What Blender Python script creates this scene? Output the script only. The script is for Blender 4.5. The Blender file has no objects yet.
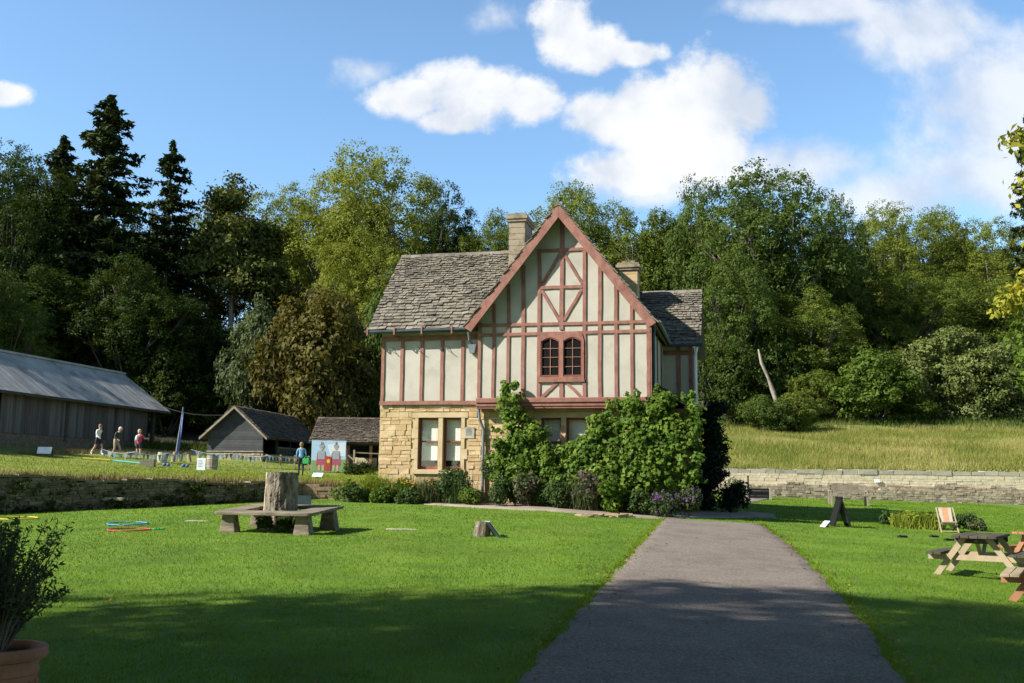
import bpy, bmesh, math, random
import numpy as np
from mathutils import Vector, Matrix
rnd = random.Random(7)
rs = np.random.RandomState(11)
R = math.radians
scene = bpy.context.scene
COL = scene.collection

# ------------------------------------------------------------------ camera
PITCH = math.atan(.1415); ROLL = .011; F = 1000.0
_fw = np.array([0, math.cos(PITCH), math.sin(PITCH)]); _r0 = np.array([1., 0, 0]); _u0 = np.array([0, -math.sin(PITCH), math.cos(PITCH)])
_R = math.cos(ROLL)*_r0 + math.sin(ROLL)*_u0; _U = math.cos(ROLL)*_u0 - math.sin(ROLL)*_r0
EYE = np.array([0, 0, 1.6])
cam = bpy.data.cameras.new('camera'); cam.sensor_width = 36; cam.lens = 36*F/1024; cam.clip_start = .1; cam.clip_end = 3000
camo = bpy.data.objects.new('camera', cam); COL.objects.link(camo)
camo.matrix_world = Matrix(((_R[0], _U[0], -_fw[0], 0), (_R[1], _U[1], -_fw[1], 0), (_R[2], _U[2], -_fw[2], 1.6), (0, 0, 0, 1)))
scene.camera = camo

def ray(px, py): return _fw + _R*(px-512)/F + _U*(341.5-py)/F
def at(px, py, y):
    d = ray(px, py); return EYE + d*(y/d[1])

# ------------------------------------------------------------------ light
SUN_EL, SUN_AZ = R(36), R(20)                 # light travels towards +x, a little into depth
tosun = Vector((-math.cos(SUN_AZ)*math.cos(SUN_EL), -math.sin(SUN_AZ)*math.cos(SUN_EL), math.sin(SUN_EL)))
sl = bpy.data.lights.new('sun', 'SUN'); sl.energy = 5.0; sl.angle = R(.55); sl.color = (1, .96, .89)
so = bpy.data.objects.new('sun', sl); COL.objects.link(so); so.rotation_euler = tosun.to_track_quat('Z', 'Y').to_euler()
so.location = (-40, -10, 40)
scene.view_settings.view_transform = 'Standard'; scene.view_settings.look = 'None'
scene.view_settings.exposure = 1.0; scene.view_settings.gamma = 1; scene.view_settings.use_curve_mapping = False
scene.cycles.max_bounces = 6; scene.cycles.transparent_max_bounces = 8
scene.cycles.use_denoising = True

# ------------------------------------------------------------------ sky with clouds
world = bpy.data.worlds.new('World'); scene.world = world; world.use_nodes = True
nt = world.node_tree; nt.nodes.clear()
class NB:
    def __init__(s, nt): s.nt = nt
    def n(s, t, **kw):
        x = s.nt.nodes.new(t)
        for k, v in kw.items(): setattr(x, k, v)
        return x
    def lk(s, a, b): s.nt.links.new(a, b)
    def val(s, x, inp):
        if hasattr(x, 'is_output'): s.lk(x, inp)
        else: inp.default_value = x
    def m(s, op, a, b=None, c=None, clamp=False):
        x = s.n('ShaderNodeMath', operation=op, use_clamp=clamp)
        s.val(a, x.inputs[0])
        if b is not None: s.val(b, x.inputs[1])
        if c is not None: s.val(c, x.inputs[2])
        return x.outputs[0]
    def sstep(s, v, a, b, lo=0., hi=1.):
        x = s.n('ShaderNodeMapRange', interpolation_type='SMOOTHSTEP')
        s.val(v, x.inputs[0]); s.val(a, x.inputs[1]); s.val(b, x.inputs[2]); s.val(lo, x.inputs[3]); s.val(hi, x.inputs[4])
        return x.outputs[0]
    def mix(s, f, a, b, blend='MIX'):
        x = s.n('ShaderNodeMix', data_type='RGBA', blend_type=blend)
        s.val(f, x.inputs[0])
        for v, i in ((a, 6), (b, 7)):
            if hasattr(v, 'is_output'): s.lk(v, x.inputs[i])
            else: x.inputs[i].default_value = (*v, 1) if len(v) == 3 else v
        return x.outputs[2]
    def noise(s, vec, scale, detail=4, rough=.55, col=False, dist=0):
        x = s.n('ShaderNodeTexNoise'); x.inputs['Scale'].default_value = scale; x.inputs['Detail'].default_value = detail
        x.inputs['Roughness'].default_value = rough; x.inputs['Distortion'].default_value = dist
        if vec is not None: s.lk(vec, x.inputs['Vector'])
        return x.outputs['Color' if col else 'Fac']
w = NB(nt)
out = w.n('ShaderNodeOutputWorld'); bg = w.n('ShaderNodeBackground'); w.lk(bg.outputs[0], out.inputs[0])
sky = w.n('ShaderNodeTexSky', sky_type='NISHITA', sun_disc=False)
sky.sun_elevation = SUN_EL; sky.sun_rotation = math.atan2(tosun.x, tosun.y); sky.air_density = 1.0; sky.dust_density = .6; sky.ozone_density = 1.6
bg.inputs['Strength'].default_value = .085
tc = w.n('ShaderNodeTexCoord'); sep = w.n('ShaderNodeSeparateXYZ'); w.lk(tc.outputs['Generated'], sep.inputs[0])
dx, dy, dz = sep.outputs
ya = w.m('MAXIMUM', w.m('ABSOLUTE', dy), .08)
u = w.m('DIVIDE', dx, ya); v = w.m('DIVIDE', dz, ya)
cmb = w.n('ShaderNodeCombineXYZ'); w.lk(u, cmb.inputs[0]); w.lk(v, cmb.inputs[1])
n1 = w.noise(cmb.outputs[0], 9, 9, .56, dist=.25); n2 = w.noise(cmb.outputs[0], 26, 9, .62); n3 = w.noise(cmb.outputs[0], 3.2, 6, .55)
def uv(px, py):
    d = ray(px, py); return d[0]/d[1], d[2]/d[1]
def blob(px, py, rx, ry, amp=1.0):
    u0, v0 = uv(px, py); a = rx/F; b = ry/F*1.06
    du = w.m('DIVIDE', w.m('SUBTRACT', u, u0), a); dv = w.m('DIVIDE', w.m('SUBTRACT', v, v0), b)
    r = w.m('SQRT', w.m('ADD', w.m('MULTIPLY', du, du), w.m('MULTIPLY', dv, dv)))
    return w.m('MULTIPLY', w.m('SUBTRACT', 1, r), amp)
def union(L):
    r = L[0]
    for x in L[1:]: r = w.m('SMOOTH_MAX', r, x, .18)
    return r
solid = union([blob(718, 100, 74, 62), blob(655, 116, 98, 52), blob(598, 116, 46, 34), blob(690, 150, 92, 48), blob(632, 172, 74, 32), blob(752, 104, 40, 40),
               blob(470, 94, 68, 38), blob(412, 98, 52, 26), blob(530, 100, 48, 28), blob(455, 120, 48, 18),
               blob(562, 28, 40, 44), blob(590, 52, 48, 32), blob(634, 54, 44, 16), blob(4, 94, 30, 15)])
turb = w.m('ADD', w.m('MULTIPLY', w.m('SUBTRACT', n1, .5), 1.5), w.m('MULTIPLY', w.m('SUBTRACT', n2, .5), .95))
dens = w.m('ADD', solid, turb)
c_solid = w.sstep(dens, -.02, .46)
thin = union([blob(1000, 110, 130, 130), blob(985, 175, 140, 60), blob(930, 30, 110, 60), blob(790, 165, 130, 40), blob(650, 188, 100, 24), blob(820, 8, 130, 22), blob(900, 195, 120, 40), blob(365, 72, 40, 22, .6), blob(495, 18, 40, 22, .6)])
c_thin = w.m('MULTIPLY', w.sstep(w.m('ADD', thin, w.m('MULTIPLY', turb, .8)), .05, .75), .8)
back = w.m('MULTIPLY', w.sstep(n3, .74, .85), w.m('LESS_THAN', dy, 0.0))
back = w.m('MULTIPLY', back, w.sstep(dz, .1, .3))
cl = w.m('MAXIMUM', w.m('MAXIMUM', c_solid, c_thin), back)
shade = w.sstep(w.m('ADD', n1, w.m('MULTIPLY', w.m('SUBTRACT', n3, .5), .8)), .3, .62)
ccol = w.mix(shade, (3.9, 4.35, 5.1), (5.9, 6.0, 6.15))
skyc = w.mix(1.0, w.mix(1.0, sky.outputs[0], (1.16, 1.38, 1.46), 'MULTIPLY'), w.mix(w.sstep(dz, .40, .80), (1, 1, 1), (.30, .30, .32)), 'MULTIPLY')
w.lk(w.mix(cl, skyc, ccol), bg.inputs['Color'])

# ------------------------------------------------------------------ object helpers
def link(name, me, parent=None):
    o = bpy.data.objects.new(name, me); COL.objects.link(o)
    if parent is not None: o.parent = parent
    return o
def tag(o, label=None, cat=None, group=None, kind=None):
    if label: o['label'] = label
    if cat: o['category'] = cat
    if group: o['group'] = group
    if kind: o['kind'] = kind
    return o
def thing(name, label, cat, loc, rz=0, group=None):
    o = link(name, None); o.location = loc; o.rotation_euler = (0, 0, rz); o.empty_display_size = .2
    return tag(o, label, cat, group)
def copy_tree(o, parent=None):
    c = o.copy(); COL.objects.link(c)
    if parent is not None: c.parent = parent
    for ch in list(o.children): copy_tree(ch, c)
    return c

class MB:
    def __init__(s): s.v = []; s.f = []; s.mi = []
    def add(s, vs, fs, mi=0):
        b = len(s.v); s.v += [tuple(p) for p in vs]; s.f += [tuple(i+b for i in f) for f in fs]; s.mi += [mi]*len(fs); return s
    def box(s, a, b, mi=0, M=None, jit=0):
        (x0, y0, z0), (x1, y1, z1) = a, b
        P = [(x0, y0, z0), (x1, y0, z0), (x1, y1, z0), (x0, y1, z0), (x0, y0, z1), (x1, y0, z1), (x1, y1, z1), (x0, y1, z1)]
        if jit: P = [tuple(c+rnd.uniform(-jit, jit) for c in p) for p in P]
        if M is not None: P = [M @ Vector(p) for p in P]
        return s.add(P, [(0, 3, 2, 1), (4, 5, 6, 7), (0, 1, 5, 4), (1, 2, 6, 5), (2, 3, 7, 6), (3, 0, 4, 7)], mi)
    def bar(s, p, q, wd, dp, up=(0, 0, 1), mi=0, seg=1, jit=0):
        p, q = Vector(p), Vector(q); d = (q-p); L = d.length; d.normalize(); u = Vector(up)
        if abs(d.dot(u)) > .97: u = Vector((0, 1, 0))
        sx = d.cross(u).normalized(); sy = sx.cross(d).normalized()
        vs = []; fs = []
        for i in range(seg+1):
            c = p+d*(L*i/seg); jx = rnd.uniform(-jit, jit); jw = 1+rnd.uniform(-jit, jit)*3
            for a, b in ((-1, -1), (1, -1), (1, 1), (-1, 1)): vs.append(c+sx*(a*wd/2*jw+jx)+sy*(b*dp/2))
        for i in range(seg):
            o = 4*i
            for k in range(4): fs.append((o+k, o+(k+1) % 4, o+4+(k+1) % 4, o+4+k))
        fs += [(3, 2, 1, 0), tuple(4*seg+k for k in range(4))]
        return s.add(vs, fs, mi)
    def tube(s, pts, rad, n=8, mi=0, cap=True, wob=0):
        pts = [Vector(p) for p in pts]; m = len(pts); vs = []; fs = []
        if not hasattr(rad, '__len__'): rad = [rad]*m
        pu = None
        for i, p in enumerate(pts):
            d = (pts[min(i+1, m-1)]-pts[max(i-1, 0)]).normalized()
            if pu is None: pu = Vector((1, 0, 0)) if abs(d.x) < .8 else Vector((0, 1, 0))
            sx = d.cross(pu).normalized(); sy = d.cross(sx); pu = sy.cross(d) if False else pu
            for k in range(n):
                a = 2*math.pi*k/n; rr = rad[i]*(1+rnd.uniform(-wob, wob))
                vs.append(p+sx*math.cos(a)*rr+sy*math.sin(a)*rr)
        for i in range(m-1):
            for k in range(n): fs.append((i*n+k, i*n+(k+1) % n, (i+1)*n+(k+1) % n, (i+1)*n+k))
        if cap: fs += [tuple(range(n))[::-1], tuple((m-1)*n+k for k in range(n))]
        return s.add(vs, fs, mi)
    def prism(s, poly, axis, a, b, mi=0):
        """poly: 2-D outline; axis 'y' -> (x,z) swept in y, 'z' -> (x,y) swept in z, 'x' -> (y,z) swept in x"""
        n = len(poly)
        f3 = {'y': lambda p, t: (p[0], t, p[1]), 'z': lambda p, t: (p[0], p[1], t), 'x': lambda p, t: (t, p[0], p[1])}[axis]
        vs = [f3(p, a) for p in poly]+[f3(p, b) for p in poly]
        fs = [tuple(range(n)), tuple(range(n, 2*n))[::-1]]+[(k, n+k, n+(k+1) % n, (k+1) % n) for k in range(n)]
        return s.add(vs, fs, mi)
    def ball(s, c, r, mi=0, nu=8, nv=6):
        if not hasattr(r, '__len__'): r = (r, r, r)
        vs = []; fs = []
        for j in range(nv+1):
            t = math.pi*j/nv
            for i in range(nu):
                a = 2*math.pi*i/nu
                vs.append((c[0]+r[0]*math.sin(t)*math.cos(a), c[1]+r[1]*math.sin(t)*math.sin(a), c[2]+r[2]*math.cos(t)))
        for j in range(nv):
            for i in range(nu): fs.append((j*nu+i, (j+1)*nu+i, (j+1)*nu+(i+1) % nu, j*nu+(i+1) % nu))
        return s.add(vs, fs, mi)
    def lathe(s, prof, n=24, mi=0, c=(0, 0)):
        vs = []; fs = []; m = len(prof)
        for r, z in prof:
            for k in range(n):
                a = 2*math.pi*k/n; vs.append((c[0]+r*math.cos(a), c[1]+r*math.sin(a), z))
        for j in range(m-1):
            for k in range(n): fs.append((j*n+k, j*n+(k+1) % n, (j+1)*n+(k+1) % n, (j+1)*n+k))
        return s.add(vs, fs, mi)
    def mesh(s, name, mats):
        me = bpy.data.meshes.new(name); me.from_pydata(s.v, [], s.f)
        for m in (mats if isinstance(mats, (list, tuple)) else [mats]): me.materials.append(m)
        if len(me.materials) > 1: me.polygons.foreach_set('material_index', s.mi)
        bm = bmesh.new(); bm.from_mesh(me); bmesh.ops.recalc_face_normals(bm, faces=bm.faces); bm.to_mesh(me); bm.free()
        return me
    def build(s, name, mats, parent=None, smooth=False, bevel=0):
        me = s.mesh(name, mats)
        if smooth: me.polygons.foreach_set('use_smooth', [True]*len(me.polygons))
        o = link(name, me, parent)
        if bevel:
            b = o.modifiers.new('bevel', 'BEVEL'); b.width = bevel; b.segments = 2; b.limit_method = 'ANGLE'
        return o

def poly_mesh(name, V, mat):
    """V: (N,k,3) array of separate k-gons"""
    N, k = V.shape[:2]; me = bpy.data.meshes.new(name)
    me.vertices.add(N*k); me.vertices.foreach_set('co', V.astype(np.float32).ravel())
    me.loops.add(N*k); me.loops.foreach_set('vertex_index', np.arange(N*k, dtype=np.int32))
    me.polygons.add(N); me.polygons.foreach_set('loop_start', (np.arange(N)*k).astype(np.int32))
    me.update(calc_edges=True); me.materials.append(mat)
    return me
def unit(a): return a/np.maximum(np.linalg.norm(a, axis=-1, keepdims=True), 1e-6)
def leaves(C, Nrm, size, aspect=.62, droop=0):
    """pointed leaf / leaf-spray quads centred at C, facing roughly Nrm"""
    N = len(C); t = unit(np.cross(Nrm, rs.normal(size=(N, 3)))); b = np.cross(unit(Nrm), t)
    size = size[:, None] if hasattr(size, '__len__') else size
    t = t*size; b = b*size*aspect; n = unit(Nrm)*size*.18
    V = np.stack([C-t, C-b*.9-t*.1+n, C+t, C+b*.9-t*.1+n], 1)
    if droop: V[:, 2, 2] -= droop
    return V

# ------------------------------------------------------------------ materials
def material(name):
    m = bpy.data.materials.new(name); m.use_nodes = True; m.node_tree.nodes.clear()
    b = NB(m.node_tree); o = b.n('ShaderNodeOutputMaterial'); p = b.n('ShaderNodeBsdfPrincipled'); b.lk(p.outputs[0], o.inputs[0])
    return m, b, p, o
def mix3(b, pos, cols):
    cr = b.n('ShaderNodeValToRGB'); e = cr.color_ramp.elements
    while len(e) < len(cols): e.new(.5)
    for i, c in enumerate(cols): e[i].position = i/(len(cols)-1); e[i].color = (*c, 1)
    b.lk(pos, cr.inputs[0]); return cr.outputs[0]
def simple(name, cols, scale=4, rough=.85, bump=.0, bscale=None, island=0, detail=6, stretch=None, spec=.3, stain=None, metal=0, dist=.02):
    """noise-mixed colours; island: share of per-piece random"""
    m, b, p, o = material(name)
    t = b.n('ShaderNodeTexCoord'); vec = t.outputs['Object']
    if stretch:
        mp = b.n('ShaderNodeMapping'); mp.inputs['Scale'].default_value = stretch; b.lk(vec, mp.inputs[0]); vec = mp.outputs[0]
    n = b.sstep(b.noise(vec, scale, detail, .6), .28, .72)
    if island:
        g = b.n('ShaderNodeNewGeometry')
        n = b.m('ADD', b.m('MULTIPLY', n, 1-island), b.m('MULTIPLY', g.outputs['Random Per Island'], island))
    c = mix3(b, n, cols)
    if stain:
        c = b.mix(b.m('MULTIPLY', b.sstep(b.noise(t.outputs['Object'], stain[1], 5, .65), .5, .68), stain[2]), c, stain[0])
    b.lk(c, p.inputs['Base Color']); p.inputs['Roughness'].default_value = rough; p.inputs['Specular IOR Level'].default_value = spec
    p.inputs['Metallic'].default_value = metal
    if bump:
        bn = b.n('ShaderNodeBump'); bn.inputs['Strength'].default_value = bump; bn.inputs['Distance'].default_value = dist
        b.lk(b.noise(vec, bscale or scale*4, 6, .65), bn.inputs['Height']); b.lk(bn.outputs[0], p.inputs['Normal'])
    return m
def leafmat(name, cols, trans=.3, scale=.35, patch=.5, rough=.6, spec=.08):
    m, b, p, o = material(name)
    g = b.n('ShaderNodeNewGeometry'); t = b.n('ShaderNodeTexCoord')
    oi = b.n('ShaderNodeObjectInfo')
    n = b.sstep(b.noise(t.outputs['Object'], scale, 4, .6), .3, .7)
    f = b.m('ADD', b.m('MULTIPLY', n, patch), b.m('MULTIPLY', g.outputs['Random Per Island'], 1-patch))
    c = mix3(b, f, cols)
    b.lk(c, p.inputs['Base Color']); p.inputs['Roughness'].default_value = rough; p.inputs['Specular IOR Level'].default_value = spec
    tr = b.n('ShaderNodeBsdfTranslucent'); b.lk(b.mix(1.0, c, (1.25, 1.2, .6), 'MULTIPLY'), tr.inputs[0])
    mx = b.n('ShaderNodeMixShader'); mx.inputs[0].default_value = trans
    b.lk(p.outputs[0], mx.inputs[1]); b.lk(tr.outputs[0], mx.inputs[2]); b.lk(mx.outputs[0], o.inputs[0])
    return m

M = {}
M['plaster'] = simple('plaster', [(.385, .352, .29), (.455, .418, .35)], 1.3, .9, .15, 30, stain=((.33, .295, .235), 1.1, .6))
M['timber'] = simple('red_timber', [(.205, .088, .063), (.30, .143, .106)], 5, .75, .25, 40, stretch=(1, 1, .6), stain=((.15, .06, .045), 2.5, .6))
M['timberdark'] = simple('red_frame', [(.20, .055, .038), (.28, .085, .06)], 4, .5)
M['ashlar'] = simple('dressed_stone', [(.44, .335, .185), (.53, .42, .255)], 3, .9, .15, 30, stain=((.38, .27, .13), 2, .5))
M['stone'] = simple('honey_stone', [(.36, .235, .105), (.465, .335, .175), (.56, .44, .27)], 5, .9, .4, 22, island=.6, stain=((.30, .2, .09), 2.5, .4))
M['mortar'] = simple('mortar', [(.38, .28, .145), (.46, .35, .19)], 9, .95, .2, 40)
M['slate'] = simple('stone_roof', [(.045, .039, .031), (.115, .099, .077), (.215, .19, .15), (.15, .126, .09), (.31, .28, .225)], 6, .95, .5, 25, island=.75, stain=((.055, .052, .04), 1.2, .6))
M['slate2'] = simple('brown_stone_roof', [(.045, .036, .027), (.09, .07, .052), (.145, .115, .083)], 6, .95, .4, 25, island=.7)
M['chimney'] = simple('chimney_stone', [(.18, .148, .098), (.31, .25, .165), (.25, .21, .155)], 3.5, .95, .4, 22, stain=((.085, .075, .05), 1.8, .9))
M['lead'] = simple('grey_metal', [(.10, .12, .13), (.17, .19, .20)], 6, .5, .05)
M['pipe'] = simple('dark_pipe', [(.028, .045, .055), (.05, .07, .08)], 6, .45)
M['white'] = simple('white_board', [(.72, .72, .71), (.80, .80, .79)], 5, .6)
M['blind'] = simple('pale_blind', [(.60, .62, .53), (.68, .70, .61)], 1.5, .8, .05, 40, stretch=(8, 8, .5))
m, b, p, o = material('window_glass'); p.inputs['Base Color'].default_value = (.012, .013, .012, 1); p.inputs['Roughness'].default_value = .12; p.inputs['Specular IOR Level'].default_value = .35; M['glass'] = m
m, b, p, o = material('clear_glass'); gl = b.n('ShaderNodeBsdfGlossy'); gl.inputs['Roughness'].default_value = .03; trn = b.n('ShaderNodeBsdfTransparent'); mx = b.n('ShaderNodeMixShader'); mx.inputs[0].default_value = .06
b.lk(trn.outputs[0], mx.inputs[1]); b.lk(gl.outputs[0], mx.inputs[2]); b.lk(mx.outputs[0], o.inputs[0]); M['clear'] = m
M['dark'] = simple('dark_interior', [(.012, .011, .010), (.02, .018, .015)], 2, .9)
M['board'] = simple('weathered_boards', [(.065, .053, .044), (.115, .098, .082), (.18, .16, .14)], 1.5, .9, .3, 14, island=.65, stretch=(4, 4, .35))
M['blackboard'] = simple('black_boards', [(.032, .032, .033), (.052, .052, .053), (.078, .077, .076)], 2, .8, .2, 20, island=.5)
M['sheet'] = simple('grey_sheet_roof', [(.26, .25, .235), (.36, .345, .32), (.45, .43, .40)], 1.0, .9, .1, 10, island=.4, stain=((.12, .11, .10), .8, .5))
M['wood'] = simple('grey_wood', [(.20, .165, .12), (.31, .26, .20)], 3, .85, .3, 16, stretch=(1, 1, 1), stain=((.11, .10, .075), 2, .5))
M['pale_wood'] = simple('pale_timber', [(.26, .20, .125), (.37, .29, .19)], 3, .8, .2, 18, island=.3)
M['red_wood'] = simple('reddish_timber', [(.24, .10, .05), (.34, .16, .09)], 3, .8, .2, 18, island=.3)
M['old_wood'] = simple('mossy_timber', [(.035, .028, .020), (.06, .05, .036), (.10, .083, .06)], 4, .9, .3, 18, island=.35, stain=((.05, .065, .025), 3, .5))
M['bench'] = simple('bench_plank', [(.10, .08, .055), (.19, .155, .11), (.27, .225, .165)], 3, .9, .5, 14, stretch=(.5, 3, 3), stain=((.10, .085, .06), 2.5, .6))
M['bark'] = simple('tree_bark', [(.075, .06, .045), (.17, .14, .11)], 5, .95, .6, 9, stretch=(2, 2, .5), dist=.05)
M['barklight'] = simple('pale_bark', [(.20, .165, .12), (.34, .29, .22)], 4, .95, .5, 9, stretch=(2, 2, .5), dist=.05)
M['stumpbark'] = simple('stump_bark', [(.075, .06, .045), (.19, .155, .115), (.33, .285, .215)], 5, .95, .9, 11, stretch=(2.2, 2.2, .7), dist=.06, stain=((.09, .075, .055), 6, .7))
M['cutwood'] = simple('cut_wood', [(.42, .31, .18), (.55, .43, .28)], 5, .85, .2, 20, stain=((.25, .2, .14), 5, .5))
M['oldstone'] = simple('grey_rubble_stone', [(.15, .115, .07), (.31, .255, .17), (.46, .39, .28)], 6, .95, .4, 20, island=.65, stain=((.10, .10, .075), 2, .5))
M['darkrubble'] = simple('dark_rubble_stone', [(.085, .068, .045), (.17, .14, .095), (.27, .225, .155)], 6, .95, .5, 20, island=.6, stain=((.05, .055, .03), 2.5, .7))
M['coping'] = simple('coping_stone', [(.31, .275, .21), (.44, .40, .315)], 2, .95, .4, 14, island=.5, stain=((.12, .11, .09), 2, .6))
M['render'] = simple('pale_rubble_face', [(.48, .40, .25), (.68, .59, .42)], 7, .95, .4, 16, island=.4, stain=((.25, .22, .16), 2, .4))
M['tan'] = simple('tan_rubble', [(.22, .15, .09), (.36, .26, .16)], 7, .95, .4, 20, island=.6)
M['terracotta'] = simple('terracotta', [(.26, .105, .055), (.36, .16, .09)], 5, .8, .15, 25, stain=((.16, .09, .06), 4, .5))
M['soil'] = simple('soil', [(.035, .026, .018), (.07, .052, .036)], 12, .95, .6, 30)
for n_, c_ in dict(blue=(.05, .16, .42), red=(.45, .06, .045), yellow=(.65, .5, .06), green=(.03, .35, .08), cyan=(.06, .30, .46), flagblue=(.09, .14, .33), black=(.009, .009, .009),
                   skin=(.50, .30, .21), hair=(.22, .13, .07), whitehair=(.55, .52, .48), blonde=(.50, .36, .18), denim=(.16, .32, .50), navy=(.02, .022, .035), pink=(.62, .05, .09), shirt=(.70, .70, .70), jacket=(.03, .03, .028),
                   trouser=(.36, .28, .20), sock=(.7, .7, .7), canvas=(.38, .35, .29), orange=(.46, .22, .12), skyp=(.42, .58, .72), tanp=(.55, .38, .25), steel=(.34, .36, .38), purple=(.20, .07, .30), grass2=(.22, .33, .12)).items():
    M[n_] = simple(n_+'_paint', [tuple(x*.88 for x in c_), c_], 6, .65)

L = {}
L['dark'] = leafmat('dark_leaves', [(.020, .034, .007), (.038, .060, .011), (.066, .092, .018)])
L['conifer'] = leafmat('conifer_needles', [(.018, .028, .010), (.034, .050, .015), (.058, .078, .025)], .12)
L['pineleaf'] = leafmat('pine_needles', [(.055, .068, .016), (.098, .11, .026), (.15, .155, .045)], .2)
L['midlight'] = leafmat('fresh_leaves', [(.062, .088, .014), (.105, .138, .022), (.155, .182, .034)], .33)
L['mid'] = leafmat('mid_leaves', [(.042, .068, .014), (.070, .106, .020), (.110, .150, .030)])
L['light'] = leafmat('light_leaves', [(.085, .112, .016), (.145, .175, .025), (.21, .23, .042)], .35)
L['yellow'] = leafmat('yellow_green_leaves', [(.10, .125, .015), (.165, .19, .025), (.24, .25, .045)], .35)
L['olive'] = leafmat('olive_leaves', [(.055, .052, .013), (.10, .087, .021), (.15, .125, .034)], .3)
L['greygreen'] = leafmat('grey_green_leaves', [(.045, .062, .024), (.078, .10, .04), (.115, .14, .058)], .25)
L['willow'] = leafmat('willow_leaves', [(.085, .112, .03), (.14, .17, .05), (.20, .225, .078)], .3)
L['bush'] = leafmat('bush_leaves', [(.045, .085, .013), (.085, .135, .02), (.13, .18, .034)], .3)
L['vine'] = leafmat('vine_leaves', [(.022, .055, .008), (.085, .15, .018), (.23, .30, .05)], .38, 1.6, .5, .5)
L['bed'] = leafmat('border_leaves', [(.025, .05, .016), (.05, .085, .024), (.10, .13, .045)], .25, 1.2)
L['straw'] = leafmat('dry_stems', [(.14, .105, .05), (.25, .19, .10)], .2)
L['yew'] = leafmat('yew_needles', [(.007, .016, .008), (.014, .028, .012)], .1)
L['potleaf'] = leafmat('shrub_leaves', [(.035, .058, .022), (.065, .095, .04), (.11, .145, .07)], .25, 6)
L['asters'] = leafmat('purple_petals', [(.09, .035, .12), (.16, .065, .20), (.27, .15, .31)], .2)
L['spike'] = leafmat('mauve_spikes', [(.13, .08, .09), (.22, .13, .14)], .2)
L['flower'] = leafmat('orange_petals', [(.55, .28, .03), (.7, .5, .06)], .2)
L['yellowing'] = leafmat('yellowing_leaves', [(.10, .14, .016), (.26, .26, .03), (.42, .36, .05)], .35, .5)
L['lawn'] = leafmat('lawn_blades', [(.072, .137, .008), (.125, .208, .012), (.20, .272, .028)], .35, .55, .6, .7, 0)
L['terrace'] = leafmat('rough_grass_blades', [(.12, .17, .015), (.19, .235, .03), (.27, .28, .065)], .3, .4, .5, .7, 0)
L['meadow'] = leafmat('meadow_blades', [(.12, .165, .03), (.23, .235, .062), (.39, .335, .14)], .35, .18, .6, .7, 0)

# ------------------------------------------------------------------ terrain
def bound(x):   # the line of the retaining walls: beyond it the ground lies higher
    return np.interp(x, [-80, -26, -14.3, -7, -5.6, -4.4, 0, 6, 10, 40, 300], [-38, 16.3, 28, 34.5, 34.6, 38, 43, 50, 52.6, 52.6, 54])
CP = np.array([(-80, -38, 4), (-50, -8, 2.6), (-26, 16.3, 1.6), (-14.3, 28, 1.58), (-7, 34.5, 1.45), (-5.6, 36, 1.4), (-4.4, 40, 1.5), (-12.1, 57, 1.93), (-22.8, 55, 2.9), (-20.6, 55, 2.7), (-23.4, 50, 2.6), (-29, 50, 3.3), (-24, 72, 3.7), (-31, 60, 3.7),
               (-15.5, 62, 2.75), (-10, 62, 2.3), (0, 60, 2.5), (8, 53, 2.35), (20, 53, 2.45), (40, 53, 2.6), (14, 65, 4.4), (30, 65, 4.5), (14, 76, 6.0), (36, 76, 6.2), (0, 76, 5.5), (-16, 78, 4.5), (-40, 75, 5.5), (-60, 90, 9), (0, 105, 10), (60, 100, 12), (-60, 140, 20), (0, 150, 22), (70, 150, 24),
               (-150, 150, 28), (150, 150, 30), (0, 260, 40), (-260, 260, 40), (260, 260, 40), (-260, 0, 25), (260, 0, 0), (100, 53, 3), (-90, 40, 9)], float)
_A = np.linalg.norm(CP[:, None, :2]-CP[None, :, :2], axis=2)
_P = np.c_[np.ones(len(CP)), CP[:, :2]]
_K = np.block([[_A, _P], [_P.T, np.zeros((3, 3))]]); _W = np.linalg.solve(_K, np.r_[CP[:, 2], 0, 0, 0])
def g_up(x, y):
    x = np.asarray(x, float); y = np.asarray(y, float); sh = x.shape; q = np.stack([x.ravel(), y.ravel()], 1); out = np.empty(len(q))
    for i in range(0, len(q), 50000):
        s_ = q[i:i+50000]; out[i:i+50000] = np.linalg.norm(s_[:, None]-CP[None, :, :2], axis=2) @ _W[:-3] + np.c_[np.ones(len(s_)), s_] @ _W[-3:]
    return out.reshape(sh)
def g_lawn(x, y):
    x = np.asarray(x, float); y = np.asarray(y, float)
    z = np.where(y > 4, .0376*(y-8), .0376*-4+.012*(y-4))
    z = z-.053*np.clip(x-1, 0, 11)-.02*np.clip(x-12, 0, 60)-.02*np.clip(-6-x, 0, 40)
    return z+.012*np.sin(x*1.3+y*.4)*np.sin(y*.9)
def G(x, y):
    x = np.asarray(x, float); y = np.asarray(y, float)
    t = np.clip((y-bound(x)-.12)/.25, 0, 1)
    return g_lawn(x, y)*(1-t)+g_up(x, y)*t
def g1(x, y): return float(G(x, y))
def gp(px, py, up=None):
    """the ground point seen at a pixel of the photograph"""
    d = ray(px, py); lo = 3.0
    for y in np.arange(4, 140, .1):
        P = EYE+d*(y/d[1])
        if P[2] < g1(P[0], P[1]): return float(P[0]), float(P[1]), g1(P[0], P[1])
    return float(P[0]), float(P[1]), g1(P[0], P[1])

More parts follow.
